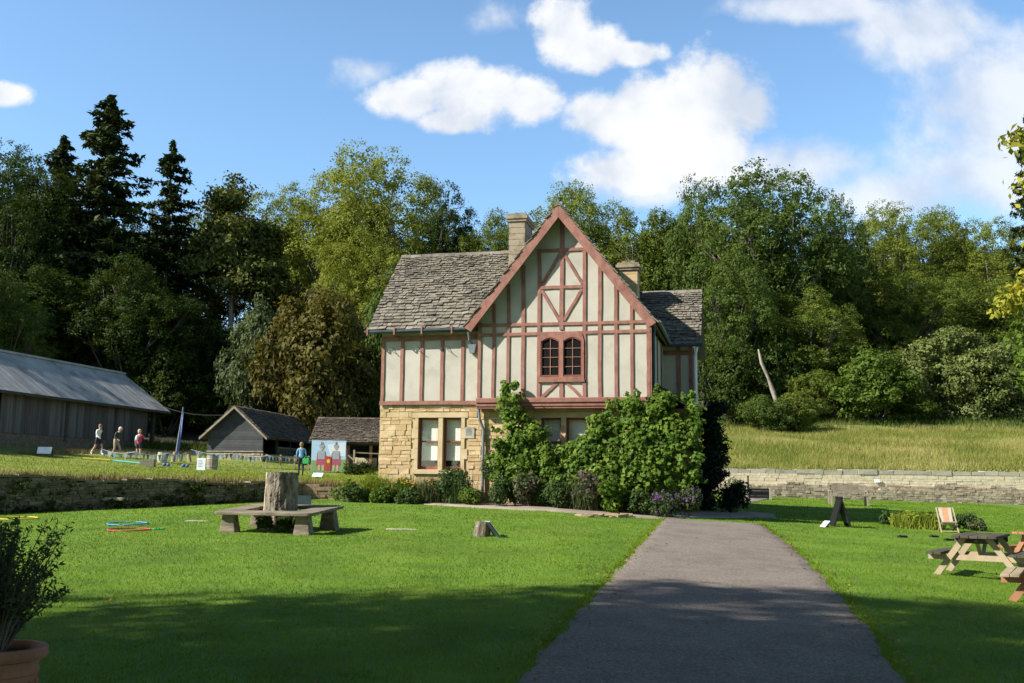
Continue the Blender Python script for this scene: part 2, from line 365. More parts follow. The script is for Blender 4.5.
def axis_(segs):
    return np.unique(np.concatenate([np.arange(a, b, st) for a, b, st in segs]))
gx = axis_([(-420, -60, 12), (-60, -32, 2), (-32, 32, .35), (32, 60, 2), (60, 421, 12)])
gy = axis_([(-60, 0, 4), (0, 64, .35), (64, 110, 1.5), (110, 600, 14)])
XX, YY = np.meshgrid(gx, gy); ZZ = G(XX, YY)
far = YY > 64
ZZ = ZZ+far*.25*np.sin(XX*.31)*np.sin(YY*.27)
nx, ny = len(gx), len(gy)
me = bpy.data.meshes.new('ground'); idx = np.arange(nx*ny).reshape(ny, nx)
Q = np.stack([idx[:-1, :-1], idx[:-1, 1:], idx[1:, 1:], idx[1:, :-1]], -1).reshape(-1, 4)
me.vertices.add(nx*ny); me.vertices.foreach_set('co', np.stack([XX, YY, ZZ], -1).astype(np.float32).ravel())
me.loops.add(Q.size); me.loops.foreach_set('vertex_index', Q.astype(np.int32).ravel())
me.polygons.add(len(Q)); me.polygons.foreach_set('loop_start', (np.arange(len(Q))*4).astype(np.int32))
cx = XX.ravel()[Q].mean(1); cy = YY.ravel()[Q].mean(1); up = cy > bound(cx)+.25
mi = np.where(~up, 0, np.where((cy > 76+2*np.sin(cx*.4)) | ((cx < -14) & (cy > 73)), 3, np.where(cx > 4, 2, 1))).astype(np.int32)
me.update(calc_edges=True)
M['lawn'] = simple('lawn_turf', [(.06, .117, .007), (.09, .165, .010), (.122, .20, .016)], .8, .9, .5, 30, stain=((.11, .15, .02), .35, .5))
M['terraceg'] = simple('rough_grass', [(.10, .15, .018), (.16, .20, .032), (.21, .22, .055)], .6, .95, .5, 12)
M['meadow'] = simple('meadow_turf', [(.12, .145, .026), (.19, .19, .048), (.26, .22, .08)], .35, .95, .6, 8, detail=8)
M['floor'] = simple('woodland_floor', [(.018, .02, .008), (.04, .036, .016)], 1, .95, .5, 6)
for k in ('lawn', 'terraceg', 'meadow', 'floor'): me.materials.append(M[k])
me.polygons.foreach_set('material_index', mi); me.polygons.foreach_set('use_smooth', [True]*len(Q))
tag(link('ground', me), 'mown lawn rising to a grassy terrace and wooded hillside', kind='structure')

# ---- paths
PL = [gp(*q) for q in ((515, 683), (560, 634), (600, 590), (622, 566), (640, 545), (654, 530), (664, 519))]
PR = [gp(*q) for q in ((905, 683), (872, 634), (842, 598), (815, 569), (790, 545), (765, 527), (748, 517))]
def edge(P, y):
    ys = [p[1] for p in P]; xs = [p[0] for p in P]
    if y < ys[0]: return xs[0]+(y-ys[0])*(xs[1]-xs[0])/(ys[1]-ys[0])
    return float(np.interp(y, ys, xs))
PY1 = min(PL[-1][1], PR[-1][1])
def sheet(rows, name, mats, label, lift=.012, nacross=14):
    vs = []; fs = []
    for (xa, ya), (xb, yb) in rows:
        for k in range(nacross+1):
            t = (0 if k == 0 else 1 if k == nacross else .008+.984*(k-1)/(nacross-2)); x = xa+(xb-xa)*t; y = ya+(yb-ya)*t; vs.append((x, y, g1(x, y)+lift*(1 if 0 < k < nacross else -.5)))
    n = nacross+1
    for i in range(len(rows)-1):
        for k in range(nacross): fs.append((i*n+k, i*n+k+1, (i+1)*n+k+1, (i+1)*n+k))
    me = bpy.data.meshes.new(name); me.from_pydata(vs, [], fs); me.materials.append(mats)
    me.polygons.foreach_set('use_smooth', [True]*len(fs))
    return tag(link(name, me), label, kind='structure')
m, b, p, o = material('tarmac'); t = b.n('ShaderNodeTexCoord'); vec = t.outputs['Object']
c = mix3(b, b.sstep(b.noise(vec, 1.1, 6, .65), .3, .7), [(.14, .112, .09), (.18, .147, .118), (.20, .165, .134)])
vo = b.n('ShaderNodeTexVoronoi'); vo.inputs['Scale'].default_value = 55; b.lk(vec, vo.inputs['Vector'])
sp = b.n('ShaderNodeSeparateColor'); b.lk(vo.outputs['Color'], sp.inputs[0])
c = b.mix(b.m('MULTIPLY', b.sstep(sp.outputs[0], .55, 1.), .6), c, (.30, .27, .235)); c = b.mix(b.m('MULTIPLY', b.sstep(sp.outputs[1], .6, 1.), .6), c, (.05, .042, .038))
b.lk(c, p.inputs['Base Color']); p.inputs['Roughness'].default_value = .92; p.inputs['Specular IOR Level'].default_value = .2
bn = b.n('ShaderNodeBump'); bn.inputs['Strength'].default_value = .7; bn.inputs['Distance'].default_value = .008; b.lk(vo.outputs['Distance'], bn.inputs['Height']); b.lk(bn.outputs[0], p.inputs['Normal'])
M['tarmac'] = m
rows = []
for y in np.arange(-6, PY1+.01, .25):
    j = .035*math.sin(y*3.1)+.03*math.sin(y*7.7+1)
    rows.append(((edge(PL, y)+j, y), (edge(PR, y)+.04*math.sin(y*2.3)+.03*math.sin(y*9), y)))
sheet(rows, 'path', M['tarmac'], 'grey brown tarmac path running up to the timbered house')
M['gravel'] = simple('pale_gravel', [(.19, .155, .115), (.28, .235, .18)], 2, .95, .4, 60)
def road2(name, lower, upper, label, lift, n=40):
    A = [gp(*q) for q in lower]; B = [gp(*q) for q in upper]
    ta = np.linspace(0, 1, len(A)); tb = np.linspace(0, 1, len(B)); rr = []
    for t in np.linspace(0, 1, n):
        a = [np.interp(t, ta, [q[k] for q in A]) for k in (0, 1)]; bb = [np.interp(t, tb, [q[k] for q in B]) for k in (0, 1)]
        rr.append((tuple(a), tuple(bb)))
    return sheet(rr, name, M['gravel'], label, lift, 5), A, B
side_o, SA, SB = road2('side_path', [(345, 498.5), (440, 505.8), (560, 512.5), (664, 519.5), (748, 518), (776, 518.5)], [(345, 496), (440, 501), (560, 506.5), (664, 512), (735, 511), (774, 514)], 'narrow gravel path skirting the flower border', .02)
small_o, TA, TB = road2('garden_path', [(727, 508), (750, 503), (768, 499.5)], [(727, 501.5), (745, 498.5), (762, 497)], 'short gravel path near the low slatted bench', .016, 14)
from math import hypot
def inside(poly, X, Y):
    r = np.zeros(X.shape, bool); n = len(poly)
    for i in range(n):
        (xa, ya), (xb, yb) = poly[i][:2], poly[(i+1) % n][:2]
        if ya == yb: continue
        r ^= ((ya > Y) != (yb > Y)) & (X < (xb-xa)*(Y-ya)/(yb-ya)+xa)
    return r
POLY_SIDE = SA+SB[::-1]; POLY_SMALL = TA+TB[::-1]

# ------------------------------------------------------------------ HOUSE (local frame: x along the front, y into depth)
TH = R(13.2); HO = at(650, 510, 31.5)
house = thing('timbered_house', 'half timbered house with red beams, stone ground floor and stone slate roofs', 'house', (HO[0], HO[1], 0), -TH)
HM = Matrix.Rotation(-TH, 4, 'Z'); HM.translation = Vector((HO[0], HO[1], 0))
def hw(x, y, z=0): return HM @ Vector((x, y, z))
_ex = np.array([math.cos(TH), -math.sin(TH), 0]); _ey = np.array([math.sin(TH), math.cos(TH), 0]); _O = np.array([HO[0], HO[1], 0])
def fac(px, py, back=0):
    d = ray(px, py); o_ = _O+_ey*back; t = ((o_-EYE) @ _ey)/(d @ _ey); P = EYE+d*t
    return float((P-o_) @ _ex), float(P[2])
XL, XG, XR, XC = -9.10, -5.62, .05, -2.85     # left end, gable left, gable right, gable centre
# upper plaster walls
PIT = (10.62-6.6)/(XC+5.98)
def roofz(x): return 10.45-abs(x-XC)*PIT
MB().prism([(XG, 4.2), (XR, 4.2), (XR, roofz(XR)), (XC, roofz(XC)), (XG, roofz(XG))], 'y', 0, .16).build('gable_wall', M['plaster'], house)
MB().box((XL, .32, 4.2), (XG, .5, 6.62)).box((XL, .5, 4.2), (XL+.15, 6.0, 6.62)).build('upper_wall', M['plaster'], house)
MB().box((XR-.15, .16, .2), (XR, 5.0, 6.6)).box((XR-.15, 5.0, .2), (1.12, 5.15, 6.7)).box((.97, 5.15, .2), (1.12, 8.6, 6.7)).box((XL, 8.6, .2), (1.12, 8.75, 6.7)).build('flank_wall', M['plaster'], house)
MB().prism([(.5, 6.6), (3.25, 9.7), (6.0, 6.6)], 'x', XL, XL+.14).build('end_gable', M['plaster'], house)
MB().prism([(5.0, 6.7), (6.85, 8.75), (8.7, 6.7)], 'x', .98, 1.12).build('end_gable', M['plaster'], house)
# stone ground floor: mortar core plus laid stones
core = MB(); holes = [(-7.74, -6.24, 1.95, 3.76), (-3.55, -2.0, 1.95, 3.74)]
def walled(mb, x0, x1, y0, y1, z0, z1, holes):
    xs = sorted({x0, x1, *[h for H in holes for h in H[:2] if x0 < h < x1]})
    for a, bb in zip(xs[:-1], xs[1:]):
        hz = [H for H in holes if H[0] <= a+1e-6 and H[1] >= bb-1e-6]
        if hz: mb.box((a, y0, z0), (bb, y1, hz[0][2])); mb.box((a, y0, hz[0][3]), (bb, y1, z1))
        else: mb.box((a, y0, z0), (bb, y1, z1))
walled(core, XL+.01, XR, .37, .75, -.2, 4.18, holes)
core.box((XL+.01, .75, -.2), (XL+.4, 6, 4.18))
core.build('stone_core', M['mortar'], house)
st = MB()
z = .2
while z < 4.14:
    h = min(rnd.choice([.09, .12, .15, .19]), 4.16-z)
    if h < .06: break
    x = XL-.005
    while x < XR-.02:
        ln = rnd.uniform(.13, .46); x1 = min(x+ln, XR)
        for H in holes:
            if x1 > H[0]-.24 and x < H[1]+.24 and z+h > H[2]-.16 and z < H[3]+.16:
                x1 = min(x1, H[0]-.24) if x < H[0]-.24 else x1
        skip = any(x >= H[0]-.245 and x < H[1]+.22 and z+h > H[2]-.16 and z < H[3]+.16 for H in holes)
        if skip:
            x = [H for H in holes if x >= H[0]-.245 and x < H[1]+.22][0][1]+.235; continue
        if x1-x > .05: st.box((x+.006, .342+rnd.uniform(-.012, .012), z+.006), (x1-.006, .40, z+h-.006), jit=.009)
        x = x1
    z += h
z = .2
while z < 4.1:                                 # return of the stones round the left corner
    h = rnd.choice([.16, .2, .26]); y = .36
    while y < 3:
        ln = rnd.uniform(.25, .6); st.box((XL-.02+rnd.uniform(-.01, .01), y+.006, z+.006), (XL+.05, y+ln-.006, min(z+h, 4.16)-.006)); y += ln
    z += h
st.build('stone_wall', M['stone'], house)
# roofs, laid in diminishing courses of stone slates
def slates(mb, origin, along, upv, nrm, length, height, e0=.2, e1=.11, x_at=None):
    along, upv, nrm, origin = Vector(along), Vector(upv), Vector(nrm), Vector(origin); s_ = 0
    while s_ < height-.04:
        f = s_/height; e = e0+(e1-e0)*f; lo, hi = (0, length) if x_at is None else x_at(s_)
        x = lo+rnd.uniform(-.03, .03)
        while x < hi-.05:
            wd = min(rnd.uniform(.1, .3)*(1.2-.5*f), hi-x+.03); th = rnd.uniform(.02, .042); sk = rnd.uniform(-.028, .028); lf = rnd.uniform(0, .022)
            a = origin+along*(x+.008)+upv*(s_+sk-.03)+nrm*(.03+th*.6+lf); bb = origin+along*(x+wd-.008)+upv*(s_-sk*.6-.03)+nrm*(.03+th*.6+rnd.uniform(0, .025))
            top = min(e*1.5, height-s_); c_ = bb+upv*top-nrm*(.035+lf); d_ = a+upv*top-nrm*(.035+lf); n_ = nrm*th
            mb.add([a, bb, c_, d_, a+n_, bb+n_, c_+n_*.7, d_+n_*.7], [(3, 2, 1, 0), (4, 5, 6, 7), (0, 1, 5, 4), (1, 2, 6, 5), (2, 3, 7, 6), (3, 0, 4, 7)])
            x += wd
        s_ += e
    return mb
def slab(mb, o_, al, upv, nrm, L_, H_, th=.06):
    o_, al, upv, nrm = map(Vector, (o_, al, upv, nrm)); a = o_; P = [a, a+al*L_, a+al*L_+upv*H_, a+upv*H_]; n_ = -nrm*th
    return mb.add(P+[q+n_ for q in P], [(0, 1, 2, 3), (7, 6, 5, 4), (0, 4, 5, 1), (1, 5, 6, 2), (2, 6, 7, 3), (3, 7, 4, 0)])
def pitched(name, x0, x1, ye, ze, yr, zr, yb, mats=None, parent=house, trim=None):
    """ridge along x"""
    mb = MB(); run, rise = yr-ye, zr-ze; H_ = hypot(run, rise); upv = (0, run/H_, rise/H_); nrm = (0, -rise/H_, run/H_)
    if trim:
        xa, xb = trim(ze)-x0, trim(zr)-x0; n_ = Vector(nrm)*.06; P = [Vector((x0, ye, ze)), Vector((x0+xa, ye, ze)), Vector((x0+xb, yr, zr)), Vector((x0, yr, zr))]
        mb.add(P+[q-n_ for q in P], [(0, 1, 2, 3), (7, 6, 5, 4), (0, 4, 5, 1), (1, 5, 6, 2), (2, 6, 7, 3), (3, 7, 4, 0)])
        slates(mb, (x0, ye, ze), (1, 0, 0), upv, nrm, x1-x0, H_, x_at=lambda s_: (0, trim(ze+s_*rise/H_)-x0))
    else:
        slab(mb, (x0, ye, ze), (1, 0, 0), upv, nrm, x1-x0, H_); slates(mb, (x0, ye, ze), (1, 0, 0), upv, nrm, x1-x0, H_)
    run2 = yb-yr; H2 = hypot(run2, rise); up2 = (0, -run2/H2, rise/H2); n2_ = (0, rise/H2, run2/H2)
    slab(mb, (x0, yb, ze), (1, 0, 0), up2, n2_, x1-x0, H2)
    if mats is None: slates(mb, (x0, yb, ze), (1, 0, 0), up2, n2_, x1-x0, H2, .5, .3)
    x = x0
    while x < x1-.1:                              # ridge stones
        l_ = min(rnd.uniform(.35, .5), x1-x); mb.prism([(yr-.17, zr-.1), (yr, zr+.1+rnd.uniform(0, .02)), (yr+.17, zr-.1), (yr, zr-.04)], 'x', x+.005, x+l_-.005); x += l_
    return mb.build(name, mats or M['slate'], parent)
pitched('roof', -9.52, -3.3, -.02, 6.66, 3.2, 9.93, 6.4, trim=lambda z: XC-(10.62-z)/PIT+.08)
pitched('roof', -2.0, 1.42, 4.7, 6.62, 6.85, 8.95, 9.0)
mb = MB(); zt = 10.62; half = 3.1; rise = half*PIT; H_ = hypot(half, rise)
for sgn in (-1, 1):
    upv = (-sgn*half/H_, 0, rise/H_); nrm = (sgn*rise/H_, 0, half/H_)
    slab(mb, (XC+sgn*half, -.42, zt-rise), (0, 1, 0), upv, nrm, 7.52, H_); slates(mb, (XC+sgn*half, -.48, zt-rise), (0, 1, 0), upv, nrm, 7.52, H_)
for k in range(17): mb.prism([(XC-.17, zt-.08), (XC, zt+.12), (XC+.17, zt-.08), (XC, zt-.02)], 'y', -.48+k*.447, -.49+(k+1)*.447)
mb.build('roof', M['slate'], house)
MB().prism([(XC-half+.1, 6.6), (XC, roofz(XC)-.02), (XC+half-.1, 6.6)], 'y', 7.0, 7.1).build('rear_gable', M['plaster'], house)
# bargeboards
for sgn in (-1, 1):
    ux, uz = half/H_, rise/H_; tip = (XC+sgn*(half+.02), zt-rise-.02); wdt = .28
    P = [(XC, zt+.03), (XC, zt+.03-wdt/ux), (tip[0]-sgn*uz*wdt, tip[1]-ux*wdt+.04), (tip[0]+sgn*.02, tip[1]+.02)]
    MB().prism(P, 'y', -.46, -.40).build('bargeboard', M['timber'], house, bevel=.008)
# timber frame
def beam(name, a, bb, wd=.13, y=0, m='timber', proud=.035):
    MB().bar((a[0], y-proud+.02, a[1]), (bb[0], y-proud+.02, bb[1]), wd, .045, up=(0, -1, 0), seg=7, jit=.009).build(name, M[m], house)
gposts = [-5.56, -5.08, -4.59, -4.09, -3.56, -2.06, -1.56, -1.04, -.53, -.01]
for x in gposts: beam('timber_post', (x, 4.3), (x, min(roofz(x)-.1, 9.2) if abs(abs(x-XC)-.76) < .1 else roofz(x)-.12), rnd.uniform(.095, .12))
beam('timber_post', (-2.81, 6.55), (-2.81, 10.2), .13); beam('timber_post', (-2.81, 4.3), (-2.81, 4.86), .13)
for zz, x0, x1 in ((9.2, -3.62, -2.0), (7.96, -3.5, -2.12), (6.75, -5.62, .05), (6.44, -5.62, .05)): beam('timber_rail', (x0, zz), (x1, zz), .1, proud=.04)
for a, bb in (((-2.86, 9.1), (-3.48, 8.05)), ((-2.76, 9.1), (-2.14, 8.05)), ((-3.48, 7.88), (-2.88, 6.85)), ((-2.14, 7.88), (-2.74, 6.85)), ((-3.5, 4.32), (-2.9, 4.86)), ((-2.12, 4.32), (-2.7, 4.86))): beam('timber_brace', a, bb, .095, proud=.03)
MB().box((XG-.03, -.09, 4.18), (XR+.03, .12, 4.34)).box((XG-.03, -.05, 4.06), (XR+.03, .3, 4.178)).box((XG-.02, -.02, 3.99), (XR+.02, .3, 4.058)).build('jetty_beam', M['timber'], house, bevel=.02)
for x in (-9.04, -8.36, -7.66, -6.94, -6.23): beam('timber_post', (x, 4.25), (x, 6.4), .11, .32)
beam('timber_rail', (XL, 6.42), (XG, 6.42), .16, .32, proud=.04); beam('timber_rail', (XL-.02, 4.23), (XG, 4.23), .13, .32, proud=.06)
for y in (1.2, 2.4): MB().box((XR+.002, y-.06, 4.2), (XR+.04, y+.06, 6.6)).build('timber_post', M['timber'], house)
MB().box((XR-.1, -.03, 4.34), (XR+.045, .13, 6.55)).build('corner_post', M['timber'], house)
MB().box((XR+.002, 3.9, 4.2), (XR+.05, 4.1, 6.6)).build('timber_post', M['timber'], house)
for x in (.62, 1.06): MB().box((x-.07, 4.955, .3), (x+.07, 4.998, 6.6)).build('timber_post', M['timber'], house)
MB().box((XR, 4.95, 6.3), (1.14, 4.998, 6.45)).build('timber_rail', M['timber'], house)
for y in (5.4, 6.8): MB().box((1.122, y-.07, .3), (1.165, y+.07, 6.6)).build('timber_post', M['timber'], house)
# upstairs window: two pointed lights
win = MB()
wx0, wx1, wz0, wz1 = -3.55, -2.07, 4.93, 6.4
lights = [(-3.49, -2.86), (-2.76, -2.13)]
def arch(x0, x1, z0, zs, rise, n=6):
    c = (x0+x1)/2; P = [(x0, z0), (x1, z0)]
    for k in range(n+1): t = k/n; P.append((x1+(c-x1)*t, zs+rise*math.sin(t*math.pi/2*.9)/math.sin(math.pi/2*.9)))
    for k in range(1, n+1): t = k/n; P.append((c+(x0-c)*t, zs+rise*math.sin((1-t)*math.pi/2*.9)/math.sin(math.pi/2*.9)))
    return P
window = MB().box((wx0-.02, -.075, wz0-.09), (wx1+.02, .05, wz0)).build('window', M['timber'], house)
fr = MB()
def ringprism(mb, outer, inner, y0, y1):
    n = len(outer); vs = [(p[0], y0, p[1]) for p in outer]+[(p[0], y0, p[1]) for p in inner]+[(p[0], y1, p[1]) for p in outer]+[(p[0], y1, p[1]) for p in inner]; fs = []
    for k in range(n):
        j = (k+1) % n; fs += [(k, j, n+j, n+k), (2*n+j, 2*n+k, 3*n+k, 3*n+j), (n+k, n+j, 3*n+j, 3*n+k), (j, k, 2*n+k, 2*n+j)]
    mb.add(vs, fs)
for a, bb in lights:
    inn = arch(a, bb, wz0+.09, 6.17, .13); n_ = len(inn); oa, ob = (wx0, -2.81) if a < -2.9 else (-2.81, wx1)
    outp = [(oa, wz0), (ob, wz0)]+[(ob, 6.17) if k == 0 else (ob+(oa-ob)*k/(n_-3), wz1) if 0 < k < n_-3 else (oa, 6.17) for k in range(n_-2)]
    ringprism(fr, outp, inn, -.07, .02)
fr.box((-2.875, -.074, wz0+.02), (-2.745, .01, wz1-.02)); fr.build('frame', M['timber'], window)
hoods = MB()
for a, bb in lights: ringprism(hoods, arch(a+.005, bb-.005, wz0+.105, 6.17, .125), arch(a+.04, bb-.04, wz0+.14, 6.15, .11), -.05, -.02)
hoods.build('casement', M['timberdark'], window)
bars = MB()
for a, bb in lights:
    c = (a+bb)/2; bars.box((c-.012, -.03, wz0+.12), (c+.012, -.008, 6.27))
    for zz in (5.34, 5.65, 5.94): bars.box((a+.05, -.0295, zz-.011), (bb-.05, -.0085, zz+.011))
bars.build('glazing_bars', M['timber'], window)
MB().box((lights[0][0]-.02, -.006, wz0+.08), (lights[1][1]+.02, -.002, 6.31)).build('pane', M['glass'], window)
# ground floor windows
def stone_window(x0, x1, z0, z1, mulx, blind_to):
    wnd = MB().box((mulx-.075, .34, z0), (mulx+.075, .62, z1)).build('window', M['ashlar'], house)
    s_ = MB(); s_.box((x0-.22, .325, z1), (x1+.22, .6, z1+.17)); s_.box((x0-.16, .29, z0-.15), (x1+.16, .6, z0))
    zz = z0; alt = 0
    while zz < z1-.02:
        h = min(.34, z1-zz); e = .22 if alt else .12
        s_.box((x0-e, .328, zz+.004), (x0, .6, zz+h-.004)); s_.box((x1, .328, zz+.004), (x1+e, .6, zz+h-.004)); zz += h; alt ^= 1
    s_.build('surround', M['ashlar'], wnd)
    for a, bb in ((x0, mulx-.075), (mulx+.075, x1)):
        f_ = MB(); f_.box((a, .5, z0), (a+.07, .57, z1)).box((bb-.06, .5, z0), (bb, .57, z1)).box((a+.07, .5, z0), (bb-.06, .57, z0+.1)).box((a+.07, .5, z1-.07), (bb-.06, .57, z1)); zm = z0+(z1-z0)*.54
        f_.box((a+.07, .495, zm-.025), (bb-.06, .56, zm+.025)); f_.build('frame', M['timberdark'], wnd)
        MB().box((a+.07, .525, z0+.1), (bb-.06, .53, z1-.07)).build('pane', M['clear'], wnd)
        MB().box((a+.07, .585, blind_to), (bb-.06, .592, z1-.06)).build('blind', M['blind'], wnd)
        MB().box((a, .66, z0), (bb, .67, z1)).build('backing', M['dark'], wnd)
stone_window(-7.74, -6.24, 2.02, 3.74, -6.96, 2.32)
stone_window(-3.55, -2.0, 2.02, 3.72, -2.80, 2.2)
# chimneys
def chimney(x0, x1, y0, y1, z0, z1):
    c_ = MB(); z = z0
    while z < z1-.01:
        h = min(rnd.uniform(.2, .34), z1-z); q = rnd.uniform(-.006, .006); c_.box((x0+q, y0+q, z), (x1+q, y1+q, z+h-.004)); z += h
    s_ = c_.build('chimney', M['chimney'], house, bevel=.012)
    k_ = MB().box((x0-.05, y0-.05, z1), (x1+.05, y1+.05, z1+.09)).box((x0-.09, y0-.09, z1+.092), (x1+.09, y1+.09, z1+.2)).box((x0-.05, y0-.05, z1+.202), (x1+.05, y1+.05, z1+.28), jit=.012)
    for k in range(8): xx = rnd.uniform(x0, x1-.15); yy = rnd.uniform(y0, y1-.15); k_.box((xx, yy, z1+.27), (xx+rnd.uniform(.1, .2), yy+.15, z1+.3+rnd.uniform(.02, .09)), jit=.02)
    k_.build('chimney_cap', M['chimney'], s_)
    return s_
chimney(-5.14, -4.55, 2.2, 3.5, 7.6, 10.85)
ch2 = chimney(-1.62, -.9, 5.4, 6.1, 8.0, 9.62)
ch2.data.materials[0] = M['stone']
for x in (-1.43, -1.08): MB().lathe([(.1, 9.9), (.1, 10.0), (.085, 10.02)], 10, c=(x, 5.75)).build('chimney_pot', M['terracotta'], ch2)
# gutters, pipes, brackets
gut = MB(); gut.tube([(-9.6, -.06, 6.62), (-6.0, -.06, 6.65)], .06, 10); gut.build('gutter', M['pipe'], house)
MB().tube([(XC+half+.12, -.32, 6.68), (XC+half+.1, 4.7, 6.66)], .055, 10).build('gutter', M['lead'], house)
MB().tube([(.3, 4.62, 6.6), (1.5, 4.62, 6.6)], .055, 10).build('gutter', M['pipe'], house)
for x in (-9.48, -8.52, -7.55, -6.5): MB().box((x-.025, -.14, 6.5), (x+.025, -.118, 6.78)).box((x-.025, -.1185, 6.49), (x+.025, .3, 6.51)).build('gutter_bracket', M['timber'], house)
MB().tube([(-5.95, -.02, 6.58), (-5.93, .05, 6.3), (-5.85, .18, 6.15)], .045, 8).prism([(-5.99, 6.15), (-5.71, 6.15), (-5.77, 5.86), (-5.93, 5.86)], 'y', .08, .29).build('hopper', M['lead'], house)
pp = [(-5.72, .28, 4.0), (-5.66, .2, 3.7), (-5.5, .22, 3.5), (-5.44, .26, 3.3), (-5.44, .26, .6)]
MB().tube([(-5.62, .2, 4.05), (-5.58, .2, 3.65), (-5.46, .26, 3.35), (-5.46, .26, .7)], .05, 9).build('downpipe', M['lead'], house)
MB().tube([(.17, .12, 6.62), (.14, .14, 6.3), (.12, .14, .7)], .06, 9).build('downpipe', M['pipe'], house)
MB().tube([(1.3, 4.7, 6.55), (1.22, 4.85, 6.2), (1.22, 4.88, .7)], .05, 9).build('downpipe', M['white'], house)
for x in (-8.72, -7.78, -6.75):
    MB().tube([(x, .31, 6.12), (x+.03, .2, 6.0), (x+.05, .12, 6.02)], .012, 5).tube([(x-.1, .26, 6.08), (x+.05, .2, 6.0)], .01, 5).build('wire_hook', M['lead'], house)
pl = MB().box((-6.1, .31, 3.05), (-5.78, .33, 3.42)).build('plaque', M['coping'], house)
mk = MB()
for k in range(4): mk.box((-6.07, .306, 3.33-k*.06), (-6.07+.2*(1 if k else .8), .309, 3.36-k*.06))
mk.build('lettering', M['lead'], pl)
# porch on the right flank
po = MB()
for x, y in ((1.02, 2.6), (1.02, 4.7)): po.box((x-.09, y-.09, .3), (x+.09, y+.09, 4.0))
po.box((.05, 2.45, 4.0), (1.2, 4.85, 4.14)); po.build('porch', M['timberdark'], house)
pr = MB(); slab(pr, (1.35, 2.3, 4.1), (0, 1, 0), (-.85, 0, .52), (.52, 0, .85), 2.65, 1.5); slates(pr, (1.35, 2.3, 4.1), (0, 1, 0), (-.85, 0, .52), (.52, 0, .85), 2.65, 1.5); pr.build('porch_roof', M['slate'], house)

# ------------------------------------------------------------------ walls of the garden
def rubble(mb, P, zb, zt, th, hmin=.07, hmax=.14, lmin=.15, lmax=.5, proud=.03, top_drop=None):
    """laid stones along a polyline seen from its right-hand (camera) side; zb, zt: functions of x,y"""
    P = [Vector((p[0], p[1], 0)) for p in P]
    for a, bb in zip(P[:-1], P[1:]):
        d = bb-a; Ln = d.length; d.normalize(); nr = Vector((d.y, -d.x, 0))
        n = max(1, int(Ln/.5))
        h0 = min(zt(*(a+d*Ln*k/n).xy)-zb(*(a+d*Ln*k/n).xy) for k in range(n+1)); z = 0
        while True:
            h = rnd.uniform(hmin, hmax); s_ = rnd.uniform(-.1, 0); any_ = False
            while s_ < Ln:
                l_ = rnd.uniform(lmin, lmax)*.8; e = min(s_+l_, Ln); c = a+d*((max(s_, 0)+e)/2); b0, t0 = zb(*c.xy), zt(*c.xy)
                if b0+z+h <= t0+.03 and e-max(s_, 0) > .04:
                    any_ = True; pr_ = rnd.uniform(0, proud); A = a+d*(max(s_, 0)+.005)+nr*pr_; B = a+d*(e-.005)+nr*(pr_+rnd.uniform(-.01, .01)); bk = -nr*(th+pr_)
                    q = [(v_.x, v_.y, b0+z+k) for k in (.004, h-.004) for v_ in (A, B, B+bk, A+bk)]
                    mb.add(q, [(0, 3, 2, 1), (4, 5, 6, 7), (0, 1, 5, 4), (1, 2, 6, 5), (2, 3, 7, 6), (3, 0, 4, 7)])
                s_ += l_
            z += h
            if not any_ or z > 4: break
    return mb
lw = thing('retaining_wall', 'low dry stone retaining wall in shade below the left terrace', 'wall', (0, 0, 0))
WP = [(-40, 2.6), (-26.2, 16.2), (-14.4, 27.85), (-9.5, 32.15), (-7, 34.2)]
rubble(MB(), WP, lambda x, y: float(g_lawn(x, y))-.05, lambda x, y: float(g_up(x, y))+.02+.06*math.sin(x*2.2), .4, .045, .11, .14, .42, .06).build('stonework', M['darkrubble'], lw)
cp = MB()
for a, bb in zip(WP[:-1], WP[1:]):
    a, bb = Vector((*a, 0)), Vector((*bb, 0)); d = bb-a; Ln = d.length; d.normalize(); nr = Vector((d.y, -d.x, 0)); s_ = 0
    while s_ < Ln:
        l_ = min(rnd.uniform(.35, .8), Ln-s_+.01); c = a+d*(s_+l_/2); zt = float(g_up(c.x, c.y))+.05*math.sin(c.x*2.2)
        cp.bar(a+d*(s_+.01)-nr*.18+Vector((0, 0, zt+.05)), a+d*(s_+l_-.01)-nr*.18+Vector((0, 0, zt+.05)), .48+rnd.uniform(-.06, .06), .07, jit=.01); s_ += l_
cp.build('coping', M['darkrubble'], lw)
w2 = thing('sunlit_wall', 'short sunlit reddish stone wall end beside the house corner', 'wall', (0, 0, 0))
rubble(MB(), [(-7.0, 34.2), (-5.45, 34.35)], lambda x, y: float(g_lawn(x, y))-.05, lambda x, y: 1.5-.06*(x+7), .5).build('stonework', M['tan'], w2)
rw = thing('ruined_wall', 'long ruined stone wall with flat coping below the meadow', 'wall', (0, 0, 0))
RP = [(8.5, 51.99), (16, 52.0), (26, 52.0), (46, 52.0)]
zb_ = lambda x, y: float(g_lawn(x, y))-.05
rubble(MB(), [(9.5, 51.5), (26, 51.55), (46, 51.5)], zb_, lambda x, y: zb_(x, y)+.62+.05*math.sin(x), .5, .08, .15).build('lower_ledge', M['oldstone'], rw)
rubble(MB(), [(9.3, 51.88), (46, 51.88)], lambda x, y: zb_(x, y)+.55, lambda x, y: 1.72+.05*math.sin(x*.9)+.06*math.sin(x*2.3), .35, .07, .13).build('stonework', M['oldstone'], rw)
rubble(MB(), RP, lambda x, y: 1.35, lambda x, y: 2.22, .3, .1, .2, .2, .6, .02).build('upper_face', M['render'], rw)
cp = MB(); x = 8.6
